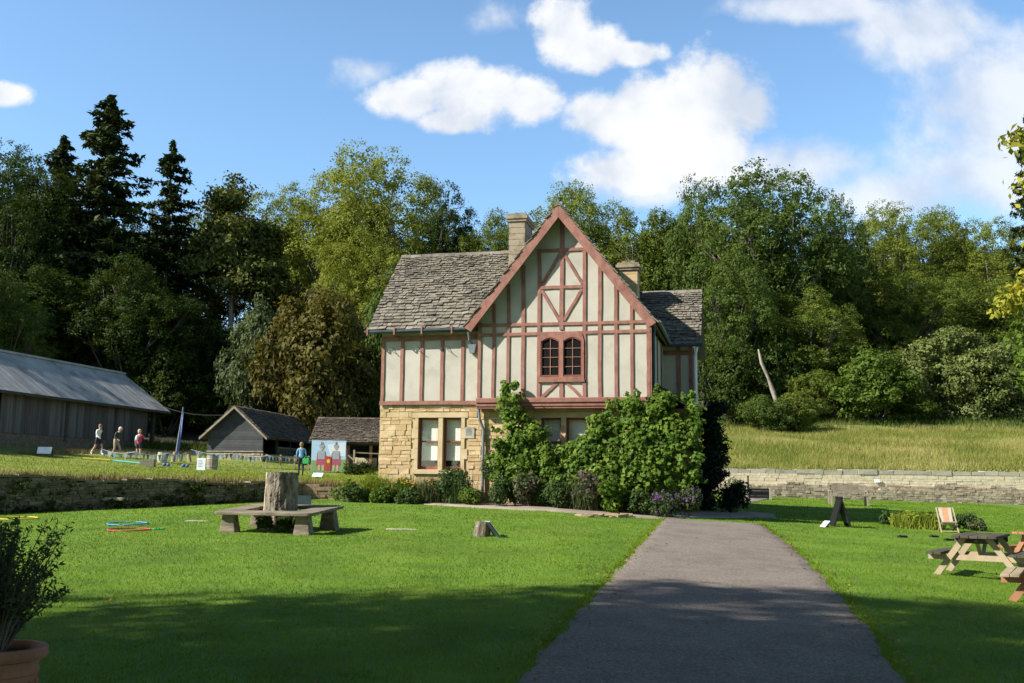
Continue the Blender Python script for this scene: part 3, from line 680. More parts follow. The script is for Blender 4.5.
while x < 46: l_ = rnd.uniform(.5, 1.1); cp.box((x+.01, 51.98+rnd.uniform(-.03, .03), 2.24), (x+l_-.01, 52.75, 2.46+rnd.uniform(-.03, .04)), jit=.012); x += l_
cp.build('coping', M['coping'], rw)
#PART2
# ------------------------------------------------------------------ TREES
def trunk_tube(mb, p, q, r0, r1, bend=.1, n=7, seg=5):
    p, q = Vector(p), Vector(q); L_ = (q-p).length; off = Vector((rnd.uniform(-1, 1), rnd.uniform(-1, 1), rnd.uniform(-.3, .3)))*bend*L_
    pts = [p+(q-p)*(i/seg)+off*math.sin(math.pi*i/seg) for i in range(seg+1)]
    mb.tube(pts, [r0+(r1-r0)*(i/seg)**.8 for i in range(seg+1)], n, wob=.08); return pts
def clusters(lobes, ncl, per, spread, size, up=.35, keep=.72, flat=1.0, droop=0, hollow=.8):
    lobes = np.array(lobes, float); A = lobes[:, 3]**2; pick = rs.choice(len(lobes), ncl, p=A/A.sum()); d = unit(rs.normal(size=(ncl, 3))); d[:, 2] *= np.where(d[:, 2] < 0, .8, 1)
    C = lobes[pick, :3]+d*(lobes[pick, 3]*rs.uniform(hollow, 1.08, ncl))[:, None]*np.array([1, 1, flat])
    D = np.linalg.norm((C[:, None]-lobes[None, :, :3])/np.array([1, 1, flat]), axis=2)/lobes[None, :, 3]; ok = D.min(1) > keep
    C, d = C[ok], d[ok]; n = len(C)
    sp = spread*rs.uniform(.6, 1.3, n)
    P = C[:, None]+rs.normal(size=(n, per, 3))*sp[:, None, None]*np.array([1, 1, .7]); N = d[:, None]+rs.normal(size=(n, per, 3))*.5+np.array([0, 0, up])
    P, N = P.reshape(-1, 3), N.reshape(-1, 3)
    return leaves(P, N, size*rs.uniform(.65, 1.3, len(P)), .6, droop)
def broad(H, Rr, base, nl, ncl, per, size, seed, airy=0, tall=1.0, flat=1):
    global rs; rs = np.random.RandomState(seed); rnd.seed(seed)
    zc = (base+H)/2; hz = (H-base)/2; lobes = []
    for i in range(nl):
        d = unit(rs.normal(size=3)); d[2] = d[2]*.9+.12; t = rs.uniform(.55, .93)*(1 if d[2] > -.3 else .85); r = Rr*rs.uniform(.15, .29)
        if rs.rand() < .12: t *= 1.1; r *= .7
        lobes.append((d[0]*Rr*t, d[1]*Rr*t, zc+math.copysign(abs(d[2])**flat, d[2])*hz*t*tall, r))
    inner = [(rs.normal()*Rr*.12, rs.normal()*Rr*.12, zc+q*hz, Rr*.42) for q in (-.55, -.25, .05, .32)]
    V = np.concatenate([clusters(lobes, ncl, per, Rr*.03+.1, size, up=.25, keep=.8, hollow=.72), clusters(inner, int(ncl*(.3-.15*airy)), per, .5, size*1.3, keep=.5)])
    tm = MB(); r0 = H*.018+.06; top = (rs.uniform(-.4, .4), rs.uniform(-.4, .4), zc+hz*.3); trunk_tube(tm, (0, 0, -.6), top, r0, r0*.35, .04, 9, 7)
    for lb in lobes[:26]:
        z0 = base*.7+rs.uniform(0, .7)*hz; p_ = Vector((top[0]*z0/top[2], top[1]*z0/top[2], z0)); trunk_tube(tm, p_, lb[:3], r0*.4, r0*.08, .08, 6, 4); q = Vector(lb[:3])
        for k in range(2): trunk_tube(tm, q*.7+p_*.3, q+Vector(unit(rs.normal(size=3)))*lb[3]*.9, r0*.14, r0*.03, .08, 5, 3)
    return tm, V, H, Rr
def conifer(H, Rr, base, seed, levels=40, sparse=0):
    global rs; rs = np.random.RandomState(seed); rnd.seed(seed); tm = MB(); r0 = H*.016+.05; trunk_tube(tm, (0, 0, -.6), (.15, .1, H*.99), r0, .03, .006, 8, 10); P = []; N = []; S = []
    for i in range(levels):
        f = i/(levels-1); z = base+(H-base)*f**.92; nb = rs.randint(6, 10); z0_ = z
        for k in range(nb):
            if rs.rand() < sparse: continue
            z = z0_+rs.uniform(-.5, .5)*(H-base)/levels*1.6; a = rs.uniform(0, 6.283); ln = Rr*(1-f)**.62*rs.uniform(.35, 1.2)+.25; dr = rs.uniform(.05, .35); up = rs.uniform(0, .12); m_ = int(14+60*ln/Rr)
            t = rs.uniform(.12, 1, m_); r = ln*t; zz = z-dr*ln*t+up*ln*t*t*1.6
            tan = np.array([math.cos(a), math.sin(a), 0]); side = np.array([-math.sin(a), math.cos(a), 0])
            p = tan*r[:, None]+side*(rs.normal(size=m_)*.16*ln*(1.1-t))[:, None]; p[:, 2] += zz-rs.uniform(0, .35, m_)
            P.append(p); N.append(rs.normal(size=(m_, 3))*.5+np.array([0, 0, .8])+tan*.3); S.append(rs.uniform(.16, .36, m_))
            if k < 3: tm.tube([(0, 0, z), tuple(tan*ln*.9+np.array([0, 0, z-dr*ln*.8]))], [.05, .015], 4)
    return tm, leaves(np.concatenate(P), np.concatenate(N), np.concatenate(S), .42, .12), H, Rr
def pine(H, Rr, base, seed):
    global rs; rs = np.random.RandomState(seed); rnd.seed(seed); tm = MB(); trunk_tube(tm, (0, 0, -.6), (.3, 0, H*.92), .34, .03, .012, 9, 9); lobes = []
    for i in range(40):
        f = rs.rand(); z = base+(H-base)*f*.76; a = rs.uniform(0, 6.283); ln = Rr*(1-f*.62)*rs.uniform(.35, 1.0)*(1 if f < .93 else .4); e = (math.cos(a)*ln, math.sin(a)*ln, z+rs.uniform(-.4, .8))
        trunk_tube(tm, (.3*z/H, 0, z-.5), e, .09, .02, .06, 5, 4); lobes.append((*e, rs.uniform(.8, 1.5)))
    lobes += [(.2, 0, H-.6, .3), (.25, .1, H-1.6, .5), (.4, .2, H-2.5, .6), (-.2, 0, H-2.6, .6), (.5, -.3, H-3.5, .8)]
    for k in range(14): z = rs.uniform(base*.35, base); a = rs.uniform(0, 6.283); tm.tube([(.2, 0, z), (math.cos(a)*1.2, math.sin(a)*1.2, z-.1)], [.05, .012], 4)
    return tm, clusters(lobes, 1100, 30, .42, .17, keep=.5, flat=.5, droop=.1, hollow=.3), H, Rr
def shrub(H, Rr, seed, ncl=600, per=20, size=.2, droop=0):
    global rs; rs = np.random.RandomState(seed); rnd.seed(seed); lobes = []
    for i in range(42):
        d = unit(rs.normal(size=3)); t = rs.uniform(.55, .85); lobes.append((d[0]*Rr*t, d[1]*Rr*t, max(H*.5+d[2]*H*.42, .6), Rr*rs.uniform(.17, .3)))
    lobes.append((0, 0, H*.45, Rr*.55)); tm = MB()
    for i in range(9): lb = lobes[i]; trunk_tube(tm, (rs.uniform(-.3, .3), rs.uniform(-.3, .3), -.5), lb[:3], .09, .02, .08, 5, 4)
    return tm, clusters(lobes, ncl, per, Rr*.04+.1, size, keep=.76, droop=droop), H, Rr
PROTO = {}
def proto(key, gen, nm, trunk='bark'):
    tm, V, H, Rr = gen
    root = link(nm, None); t = tm.build('trunk', M[trunk], root, smooth=True); c = link('crown', poly_mesh('crown', V, L['mid']), root)
    PROTO[key] = [root, H, Rr, False]
proto('round', broad(19, 6.3, 1.6, 70, 2300, 26, .135, 1), 'broadleaf_tree')
proto('tall', broad(24, 5.8, 2.5, 80, 2500, 26, .14, 2), 'broadleaf_tree')
proto('airy', broad(23, 6.5, 4, 75, 1900, 24, .125, 3, airy=1), 'airy_tree')
proto('oak', broad(24, 7.4, 2, 90, 2800, 28, .15, 4, airy=.3, tall=1.06), 'oak_tree')
proto('dome', broad(23, 7.6, 2.5, 110, 4200, 28, .13, 14, airy=.3, flat=.6), 'broadleaf_tree')
proto('conifer', conifer(26, 5, 1.5, 5, 54, .12), 'conifer_tree')
proto('spruce', conifer(24, 4.2, 3, 6, 38, .3), 'conifer_tree')
proto('pine', pine(22, 4.6, 10, 8), 'pine_tree', 'barklight')
proto('shrub', shrub(7, 4, 9, 900, 30, .15), 'large_shrub')
proto('shrub2', shrub(6, 4.2, 10, 900, 30, .14), 'large_shrub')
proto('willow', shrub(9, 4.5, 12, 1200, 32, .15, .08), 'willow_tree')
rnd.seed(21); rs = np.random.RandomState(21)
def plant(key, px, top, depth, wpx, leaf, label, cat='tree', group=None, name=None, xy=None, height=None, width=None, rot=None):
    root, H, Rr, used = PROTO[key]
    o = root if not used else copy_tree(root); PROTO[key][3] = True
    if xy is None:
        P = at(px, top, depth); x, y = float(P[0]), float(P[1]); base = g1(x, y); hh = float(P[2])-base; wd = wpx*depth/F
    else: x, y = xy; base = g1(x, y); hh = height; wd = width
    o.location = (x, y, base-.1); o.scale = (wd/(2*Rr), wd/(2*Rr), hh/H); o.rotation_euler = (0, 0, rnd.uniform(0, 6.28) if rot is None else rot)
    if name: o.name = name
    tag(o, label, cat, group)
    if group is None and 'group' in o: del o['group']
    for c in o.children:
        if c.name.startswith('crown'): c.material_slots[0].link = 'OBJECT'; c.material_slots[0].material = L[leaf]
    return o
T = plant
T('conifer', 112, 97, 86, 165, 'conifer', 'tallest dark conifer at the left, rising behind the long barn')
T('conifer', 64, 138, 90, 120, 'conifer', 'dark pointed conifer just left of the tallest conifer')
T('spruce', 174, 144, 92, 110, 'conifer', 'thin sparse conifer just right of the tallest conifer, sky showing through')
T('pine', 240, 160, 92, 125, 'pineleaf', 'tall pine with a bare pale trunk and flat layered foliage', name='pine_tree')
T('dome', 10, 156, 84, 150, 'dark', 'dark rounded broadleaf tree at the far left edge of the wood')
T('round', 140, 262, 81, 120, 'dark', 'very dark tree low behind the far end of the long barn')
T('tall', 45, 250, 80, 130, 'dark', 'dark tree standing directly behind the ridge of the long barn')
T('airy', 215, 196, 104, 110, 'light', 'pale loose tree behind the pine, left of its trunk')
T('dome', 292, 194, 106, 110, 'light', 'pale loose tree between the pine and the tall rounded yellow green tree')
T('dome', 362, 157, 95, 165, 'yellow', 'tall rounded yellow green tree with bare limbs showing, left of the house')
T('oak', 436, 184, 106, 90, 'dark', 'dark tree just right of the tall rounded yellow green tree')
T('dome', 366, 238, 88, 100, 'yellow', 'bushy yellow green tree above the brown shrub')
T('shrub', 322, 296, 76, 128, 'olive', 'big brown olive shrub left of the house', name='large_shrub')
T('shrub', 258, 306, 79, 76, 'greygreen', 'grey green shrub left of the big brown shrub')
T('round', 195, 300, 85, 110, 'dark', 'dark tree behind the black timbered hut')
T('shrub2', 385, 300, 82, 60, 'mid', 'dark green shrub tucked behind the left edge of the house roof')
T('tall', 474, 212, 112, 76, 'dark', 'dark tree left of the tall stone chimney')
T('dome', 498, 218, 104, 84, 'midlight', 'green tree directly behind the tall stone chimney')
T('dome', 577, 192, 104, 130, 'light', 'light green domed tree behind the point of the gable')
T('tall', 654, 188, 98, 90, 'midlight', 'pointed mid green tree rising right of the gable')
T('round', 700, 186, 95, 90, 'mid', 'deep green tree behind the low chimney and right wing')
T('oak', 768, 168, 88, 155, 'mid', 'largest dark oak on the right with an uneven open top')
T('oak', 826, 196, 92, 90, 'mid', 'dark oak with a ragged top just right of the largest oak')
T('round', 730, 255, 82, 100, 'mid', 'dark tree low in front of the largest oak, beside the house')
T('round', 806, 290, 82, 100, 'midlight', 'mid green tree under the largest oak behind the dead trunk')
T('dome', 884, 210, 106, 110, 'light', 'pale feathery tree on the right skyline beside the dark oaks')
T('dome', 940, 214, 108, 110, 'light', 'pale feathery tree in the middle of the right skyline')
T('dome', 998, 226, 104, 110, 'light', 'pale feathery tree at the right end of the skyline')
T('dome', 905, 272, 92, 120, 'midlight', 'mid green tree halfway up the right wood')
T('dome', 962, 278, 94, 120, 'midlight', 'soft grey green tree above the pale willow')
T('tall', 1030, 262, 92, 100, 'midlight', 'green tree at the right edge below the tall conifer')
T('shrub', 868, 352, 77, 92, 'bush', 'bright green rounded bush at the top of the meadow')
T('willow', 948, 330, 79, 100, 'willow', 'pale willow standing at the top of the meadow', name='willow_tree')
T('willow', 1010, 338, 78, 96, 'willow', 'pale willow at the right end of the meadow')
T('shrub2', 815, 372, 78, 60, 'midlight', 'leafy shrub right of the pale dead trunk')
T('shrub', 738, 345, 76, 80, 'dark', 'dark shrub just right of the house above the meadow')
T('shrub2', 910, 395, 77, 60, 'bush', 'low green bush between the bright bush and the pale willow')
T('shrub2', 797, 393, 71.2, 46, 'midlight', 'low shrub right of the foot of the pale dead trunk')
T('shrub2', 766, 396, 71, 56, 'mid', 'low dark shrub hiding the foot of the pale dead trunk')
T('spruce', 1026, 118, 60, 72, 'conifer', 'narrow dark conifer cut by the right edge of the photo')
fill = 'dark trees deep in the hillside wood'
for px, top, dp, wpx, k in ((-30, 190, 100, 120, 'round'), (30, 230, 105, 120, 'tall'), (85, 260, 110, 110, 'round'), (150, 320, 95, 100, 'shrub'), (210, 330, 100, 90, 'round'), (250, 345, 96, 90, 'round'), (295, 330, 112, 90, 'tall'),
                            (340, 300, 115, 100, 'round'), (405, 260, 112, 90, 'tall'), (440, 270, 106, 90, 'round'), (530, 250, 118, 90, 'round'), (610, 230, 112, 90, 'tall'), (680, 235, 108, 90, 'round'), (720, 230, 104, 90, 'tall'),
                            (790, 245, 100, 100, 'round'), (850, 260, 106, 90, 'tall'), (870, 310, 95, 90, 'round'), (920, 340, 90, 80, 'round'), (990, 300, 98, 100, 'round'), (1050, 250, 110, 110, 'tall'), (770, 330, 82, 80, 'shrub'), (860, 345, 84, 90, 'round'),
                            (95, 350, 82, 90, 'shrub'), (170, 350, 80, 80, 'shrub'), (20, 330, 80, 90, 'shrub'), (225, 372, 82, 90, 'shrub2'), (300, 385, 86, 80, 'shrub2'), (375, 340, 95, 80, 'round'), (40, 172, 100, 110, 'round'), (95, 190, 98, 100, 'tall'), (150, 212, 98, 90, 'round'), (-80, 160, 90, 120, 'round'), (1100, 240, 95, 130, 'round')):
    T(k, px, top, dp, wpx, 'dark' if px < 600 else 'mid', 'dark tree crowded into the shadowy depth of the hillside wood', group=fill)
# big unseen trees: left ones shade foreground and barn, those behind camera added to block skylight
for x, y, h, wd, k in ((-15.8, 1.7, 21, 12, 'oak'), (-22.5, -1.5, 26, 13, 'round'), (-14, -6, 15, 11, 'round'), (-25, 5.5, 15, 8, 'tall'), (-9, -8, 25, 14, 'round'), (2, -10, 26, 15, 'oak'), (12, -7, 25, 14, 'round'), (21, -2, 22, 13, 'oak'), (-24, -12, 26, 14, 'round'), (-38, 47, 11, 7, 'round'), (-41, 58, 15, 8, 'tall'), (-36, 70, 11, 6, 'round'), (-44, 66, 17, 9, 'round')):
    T(k, 0, 0, 0, 0, 'mid', 'unseen tree outside the picture, shading the near lawn and barn or added to block skylight', group='trees outside the picture', xy=(x, y), height=h, width=wd)
# young tree at the right edge
global_rs = rs
rs = np.random.RandomState(77); rnd.seed(77)
rx, ry = 14.75, 24.0; rb = g1(rx, ry)
yt = thing('young_tree', 'near leafy tree with yellowing leaves reaching in at the right edge', 'tree', (rx, ry, rb))
tm = MB(); trunk_tube(tm, (0, 0, -.3), (-.2, 0, 10.2), .13, .03, .02, 8, 8); lob = []
for z, r in ((3.9, 1.7), (4.7, 2.2), (5.4, 2.5), (6.1, 2.5), (6.6, 2.2), (7.4, 1.6), (8.3, 1.3), (9.2, 2.2), (10.1, 2.2)):
    for k in range(5): a = rs.uniform(0, 6.28) if k else 3.14; q = r*rs.uniform(.7, 1) if k else r*.9; e = (math.cos(a)*q, math.sin(a)*q, z+rs.uniform(-.3, .3)); trunk_tube(tm, (0, 0, z-.6), e, .035, .01, .08, 5, 3); lob.append((*e, rs.uniform(.35, .6)))
tm.build('trunk', M['bark'], yt, smooth=True)
lob = np.array(lob); hi = lob[:, 2] > 5.9
link('crown', poly_mesh('crown', clusters(lob[~hi], 330, 12, .16, .1, keep=.3, hollow=.3, droop=.03), L['bush']), yt)
link('crown', poly_mesh('crown', clusters(lob[hi], 330, 12, .16, .1, keep=.3, hollow=.3, droop=.03), L['yellowing']), yt)
# dead trunk
P0 = at(787, 404, 72.6); P1 = at(757, 350, 73)
dt = thing('dead_trunk', 'pale bare dead trunk leaning left in front of the dark wood', 'dead tree', (float(P0[0]), float(P0[1]), g1(P0[0], P0[1])-.2))
hh = float(P1[2])-dt.location.z; dxx = float(P1[0]-P0[0])
mb = MB(); mb.tube([(0, 0, 0), (.1*dxx, 0, .15*hh), (.33*dxx, 0, .3*hh), (.5*dxx, .1, .5*hh), (.66*dxx, .1, .66*hh), (.9*dxx, 0, .84*hh), (dxx, 0, hh)], [.2, .19, .15, .16, .11, .12, .05], 9, wob=.22)
mb.build('trunk', simple('dead_wood', [(.20, .165, .12), (.34, .285, .215)], 4, .9, .3, 12), dt, smooth=True)

# ------------------------------------------------------------------ GRASS
rs = np.random.RandomState(5); rnd.seed(5)
def blades(x, y, z, h, wd, lean=.5):
    n = len(x); a = rs.uniform(0, 6.283, n); la = rs.uniform(0, 6.283, n); ll = h*rs.uniform(.1, lean, n); B = np.stack([x, y, z-.01], 1); s_ = np.stack([np.cos(a)*wd, np.sin(a)*wd, np.zeros(n)], 1)
    return np.stack([B-s_, B+s_, B+np.stack([np.cos(la)*ll, np.sin(la)*ll, h], 1)], 1)
on_path = lambda x, y: (x > np.interp(y, [p[1] for p in PL], [p[0] for p in PL])-.02+.04*np.sin(y*5)) & (x < np.interp(y, [p[1] for p in PR], [p[0] for p in PR])+.02+.04*np.sin(y*6)) & (y < PY1+.3)
n = 420000; y = 6.2*(34/6.2)**rs.rand(n); x = rs.uniform(-.66, .66, n)*y
PX = np.array(SA+SB[::-1])
keep_ = ~on_path(x, y) & ~inside(POLY_SIDE, x, y) & (y < bound(x)-.1)
lx = (x-HO[0])*math.cos(TH)-(y-HO[1])*math.sin(TH); ly = (x-HO[0])*math.sin(TH)+(y-HO[1])*math.cos(TH)
keep_ &= ~((lx > -10.3) & (lx < 1.6) & (ly > -1.5))
x, y = x[keep_], y[keep_]
link_o = link('lawn_grass', poly_mesh('lawn_grass', blades(x, y, G(x, y), rs.uniform(.022, .05, len(x)), .0032*y/8*rs.uniform(.7, 1.3, len(x)), 1.1), L['lawn'])); tag(link_o, 'short mown lawn grass', 'grass', kind='stuff')
n = 60000; x = rs.uniform(4, 24, n); y = rs.uniform(32, 51.6, n); keep_ = ~inside(POLY_SMALL, x, y) & ~inside(POLY_SIDE, x, y) & (x/y < .66) & (x > 5.5+.12*(y-32)); x, y = x[keep_], y[keep_]
V1 = blades(x, y, G(x, y), rs.uniform(.03, .06, len(x)), .014*rs.uniform(.7, 1.3, len(x)), 1.1)
link_o = link('lawn_grass', poly_mesh('lawn_grass', V1, L['lawn'])); tag(link_o, 'short mown grass in front of the ruined wall', 'grass', kind='stuff')
n = 90000; x = rs.uniform(-36, -3.5, n); y = bound(x)+.15+rs.uniform(0, 1, n)**1.5*34; keep_ = (np.abs(x/y) < .68); x, y = x[keep_], y[keep_]
V1 = blades(x, y, G(x, y), rs.uniform(.035, .085, len(x)), .016*rs.uniform(.7, 1.3, len(x))*y/40, .9)
link_o = link('terrace_grass', poly_mesh('terrace_grass', V1, L['terrace'])); tag(link_o, 'rough yellow green grass on the left terrace', 'grass', kind='stuff')
x = rs.uniform(-30, -4.5, 9000); y = bound(x)+.25+np.abs(rs.normal(size=9000))*.45
x2 = rs.uniform(-32, -24, 3500); t_ = rs.uniform(-2, 18, 3500); x2 = -25.2+.213*t_-20*0+rs.normal(size=3500)*.35+1.1; y2 = 68+.977*(t_-16)
x = np.r_[x, x2]; y = np.r_[y, y2]
link_o = link('dry_grass', poly_mesh('dry_grass', blades(x, y, G(x, y), rs.uniform(.12, .34, len(x)), .014*rs.uniform(.7, 1.3, len(x)), .8), L['straw'])); tag(link_o, 'dry brown grass fringing the terrace lip', 'grass', kind='stuff')
n = 130000; x = rs.uniform(7.5, 46, n); y = 52.9+rs.rand(n)*25; keep_ = x/y < .68; x, y = x[keep_], y[keep_]
pat = .5+.5*np.sin(x*.8+np.sin(y*.7)*2)*np.sin(y*.55+x*.2)
link_o = link('meadow_grass', poly_mesh('meadow_grass', blades(x, y, G(x, y), rs.uniform(.15, .45, len(x))*(.6+.7*pat), .016*rs.uniform(.7, 1.4, len(x)), .7), L['meadow'])); tag(link_o, 'tall meadow grass turning straw coloured on the slope', 'grass', kind='stuff')
n = 30000; x = rs.uniform(-32, 40, n); y = np.where(x > 4, 77, 70)+rs.normal(size=n)*1.8; 
link_o = link('undergrowth', poly_mesh('undergrowth', blades(x, y, G(x, y), rs.uniform(.25, .8, len(x)), .03*rs.uniform(.7, 1.4, len(x)), .8), L['mid'])); tag(link_o, 'weeds and brambles along the foot of the wood', 'undergrowth', kind='stuff')

n = 900; y = 7+rs.rand(n)*24; sd = rs.rand(n) < .5; x = np.where(sd, np.interp(y, [p[1] for p in PL], [p[0] for p in PL]), np.interp(y, [p[1] for p in PR], [p[0] for p in PR]))+rs.normal(size=n)*.16
x2 = rs.uniform(-9, 10, 420); y2 = rs.uniform(7, 24, 420); x = np.r_[x, x2]; y = np.r_[y, y2]
Cl = np.stack([x, y, G(x, y)+.028], 1); tag(link('fallen_leaves', poly_mesh('fallen_leaves', leaves(Cl, np.array([0, 0, 1.])+rs.normal(size=Cl.shape)*.3, rs.uniform(.012, .032, len(x)), .7), leafmat('fallen_leaf', [(.10, .055, .02), (.22, .13, .04), (.36, .25, .08)], .1))), 'brown fallen leaves along the path edges and lawn', 'leaves', kind='stuff')
n = 5000; y = 7*(30/7)**rs.rand(n); sd = rs.rand(n) < .5; x = np.where(sd, np.interp(y, [p[1] for p in PL], [p[0] for p in PL])-.03, np.interp(y, [p[1] for p in PR], [p[0] for p in PR])+.03)+rs.normal(size=n)*.05
tag(link('edge_grass', poly_mesh('edge_grass', blades(x, y, G(x, y), rs.uniform(.03, .075, n), .004*y/8, 1.3), L['lawn'])), 'longer grass leaning over the path edges', 'grass', kind='stuff')

# ------------------------------------------------------------------ BORDER PLANTS
hwp = [hw(-10.2, .2), hw(-6, .2), hw(-2, .2), hw(.6, .2)]
rows = []
for t in np.linspace(0, 1, 24):
    a = [np.interp(t, np.linspace(0, 1, len(SB[:4])), [q[k] for q in SB[:4]]) for k in (0, 1)]; h_ = hw(-10.4+11.6*t, .4); rows.append((tuple(a), (h_.x, h_.y)))
sheet(rows, 'soil', M['soil'], 'bare soil under the house border', .01, 5)
def bush(name, label, cat, pos, rxy, h, n, size, leaf, flowers=None, upright=0, group=None, aspect=.6, fl_n=30, fl_size=.05, seed=None):
    """a low plant: foliage mesh on the ground, with stems and flowers as parts"""
    x0, y0 = pos; z0 = g1(x0, y0); o = thing(name, label, cat, (x0, y0, z0), 0, group)
    k = 7; lob = []
    for i in range(k): a = rs.uniform(0, 6.28); q = rs.uniform(.2, .62); lob.append((math.cos(a)*rxy*q, math.sin(a)*rxy*q*.7, h*rs.uniform(.25, .68), min(rxy, h)*rs.uniform(.28, .46)))
    lob.append((0, 0, h*.6, min(rxy, h)*.42)); lob = np.array(lob)
    pk = rs.randint(0, len(lob), n); d = unit(rs.normal(size=(n, 3))); C = lob[pk, :3]+d*(lob[pk, 3]*rs.uniform(.5, 1.15, n)**.7)[:, None]; C[:, 2] = np.abs(C[:, 2])
    N = d+rs.normal(size=(n, 3))*.6+np.array([0, 0, .3])
    V = leaves(C, N, size*rs.uniform(.6, 1.3, n), aspect)
    if upright:
        m_ = int(n*upright); a = rs.uniform(0, 6.28, m_); q = rxy*np.sqrt(rs.rand(m_))*.8; bl = blades(np.cos(a)*q, np.sin(a)*q*.7, np.zeros(m_), h*rs.uniform(.5, 1.1, m_), .012+0*q, .45); V = np.concatenate([V, np.concatenate([bl, bl[:, 2:]], 1)])
    link('foliage', poly_mesh('foliage', V, L[leaf]), o)
    sm = MB()
    for i in range(6): lb = lob[i]; sm.tube([(lb[0]*.2, lb[1]*.2, -.05), tuple(lb[:3])], [.014, .006], 5)
    sm.build('stem', M['bark'], o)
    if flowers:
        pk = rs.randint(0, len(lob), fl_n); d = unit(rs.normal(size=(fl_n, 3))+np.array([0, -.6, .7])); C = lob[pk, :3]+d*(lob[pk, 3]*1.12)[:, None]; C[:, 2] = np.abs(C[:, 2])+.03
        C = np.repeat(C, 5, 0)+rs.normal(size=(fl_n*5, 3))*fl_size*.5
        link('blossom', poly_mesh('blossom', leaves(C, d.repeat(5, 0)+rs.normal(size=C.shape)*.4, fl_size*rs.uniform(.6, 1.2, len(C)), .7), L[flowers]), o)
    return o
def bpos(px, py): q = gp(px, py); return q[0], q[1]
B = bush
def hp2(lx, ly=-.75): q = hw(lx, ly); return q.x, q.y
for nm, lab, cat, lx, ly, r, h, n, sz, lf, fl, upr, fn, fs_ in (
    ('leafy_shrub', 'bright leafy shrub at the left end of the house border', 'shrub', -9.85, -.35, .6, .75, 1500, .055, 'bush', None, 0, 0, 0),
    ('low_plant', 'low dark plant at the front left end of the border', 'plant', -9.45, -.9, .5, .5, 1000, .05, 'bed', None, 0, 0, 0),
    ('wispy_plant', 'wispy pale plant at the stone corner of the house', 'plant', -8.95, -.3, .55, 1.05, 1200, .045, 'terrace', None, .35, 0, 0),
    ('leafy_shrub', 'mid green plant beneath the stone corner, in front of the wispy plant', 'plant', -8.6, -.9, .6, .62, 1300, .05, 'bush', None, 0, 0, 0),
    ('flowering_plant', 'green plant with orange yellow flowers under the left light of the stone window', 'plant', -7.9, -.5, .62, .95, 1500, .045, 'bush', 'flower', .25, 30, .035),
    ('low_plant', 'low dark plant at the border edge below the stone window', 'plant', -7.5, -1.0, .6, .5, 1200, .05, 'bed', None, 0, 0, 0),
    ('feathery_plant', 'feathery plant under the right light of the stone window', 'plant', -7.05, -.5, .55, .95, 1200, .04, 'greygreen', 'flower', .4, 16, .03),
    ('round_shrub', 'dense dark rounded shrub beside the downpipe', 'shrub', -6.1, -.55, .72, 1.3, 2600, .05, 'bed', None, .1, 0, 0),
    ('low_plant', 'low leafy plant at the foot of the downpipe shrub', 'plant', -5.55, -1.0, .55, .55, 1200, .05, 'bush', None, 0, 0, 0),
    ('rose_bush', 'dark rose bush beside the downpipe against the wall', 'shrub', -4.85, -.2, .75, 2.1, 2200, .055, 'bed', 'spike', 0, 12, .05),
    ('leafy_shrub', 'dark shrub at the foot of the left climbing stem', 'shrub', -4.5, -.95, .7, 1.05, 2000, .055, 'bed', None, 0, 0, 0),
    ('buddleia', 'shrub with faded mauve spikes between the left stem and the centre window', 'shrub', -3.6, -.95, .75, 1.15, 2200, .055, 'greygreen', 'spike', 0, 24, .06),
    ('leafy_shrub', 'low dark green shrub under the ground floor gable window', 'shrub', -2.75, -1.0, .75, .95, 2200, .055, 'bed', None, 0, 0, 0),
    ('buddleia', 'shrub with brown mauve spikes below the main mass of the climber', 'shrub', -1.95, -1.0, .75, 1.3, 2200, .055, 'greygreen', 'spike', .15, 34, .06),
    ('yellow_shrub', 'yellow green leafy shrub at the front of the border below the climber', 'shrub', -1.05, -1.1, .7, 1.1, 1700, .075, 'vine', None, 0, 0, 0),
    ('leafy_shrub', 'dark shrub left of the purple asters', 'shrub', -.25, -1.1, .62, .85, 1700, .055, 'bed', None, 0, 0, 0),
    ('aster_clump', 'clump of bright purple asters at the path corner', 'flowers', .5, -1.15, .7, .7, 1500, .045, 'bed', 'asters', 0, 46, .035),
    ('aster_clump', 'taller dusky purple asters at the right end of the border', 'flowers', 1.15, -.7, .65, 1.0, 1500, .045, 'bed', 'asters', 0, 70, .03)):
    B(nm, lab, cat, hp2(lx, ly), r, h, n, sz, lf, fl, upr, fl_n=fn or 30, fl_size=fs_ or .05)
# the climber
vl = [(507, 397, 7), (511, 411, 13), (520, 424, 17), (530, 440, 17), (512, 446, 18), (527, 455, 22), (546, 463, 22), (510, 470, 20), (530, 483, 22), (560, 470, 17), (560, 486, 22), (575, 452, 13), (572, 474, 18), (590, 455, 22), (585, 482, 26), (612, 440, 26), (612, 470, 30), (638, 421, 22), (640, 446, 30), (640, 476, 30),
      (661, 408, 14), (665, 430, 26), (668, 460, 28), (682, 440, 16), (682, 482, 16), (690, 414, 9), (697, 431, 5), (655, 402, 9), (628, 408, 10), (690, 468, 9), (505, 387, 4), (516, 384, 3), (668, 396, 5), (687, 400, 4), (600, 425, 12), (575, 465, 16), (618, 404, 6), (596, 442, 12)]
vo_ = thing('climbing_vine', 'large leafy climber covering the right half of the ground floor front', 'climber', (0, 0, 0))
C = []; N = []; S = []
eyv = np.array(_ey); exv = np.array(_ex); ez = np.array([0, 0, 1.])
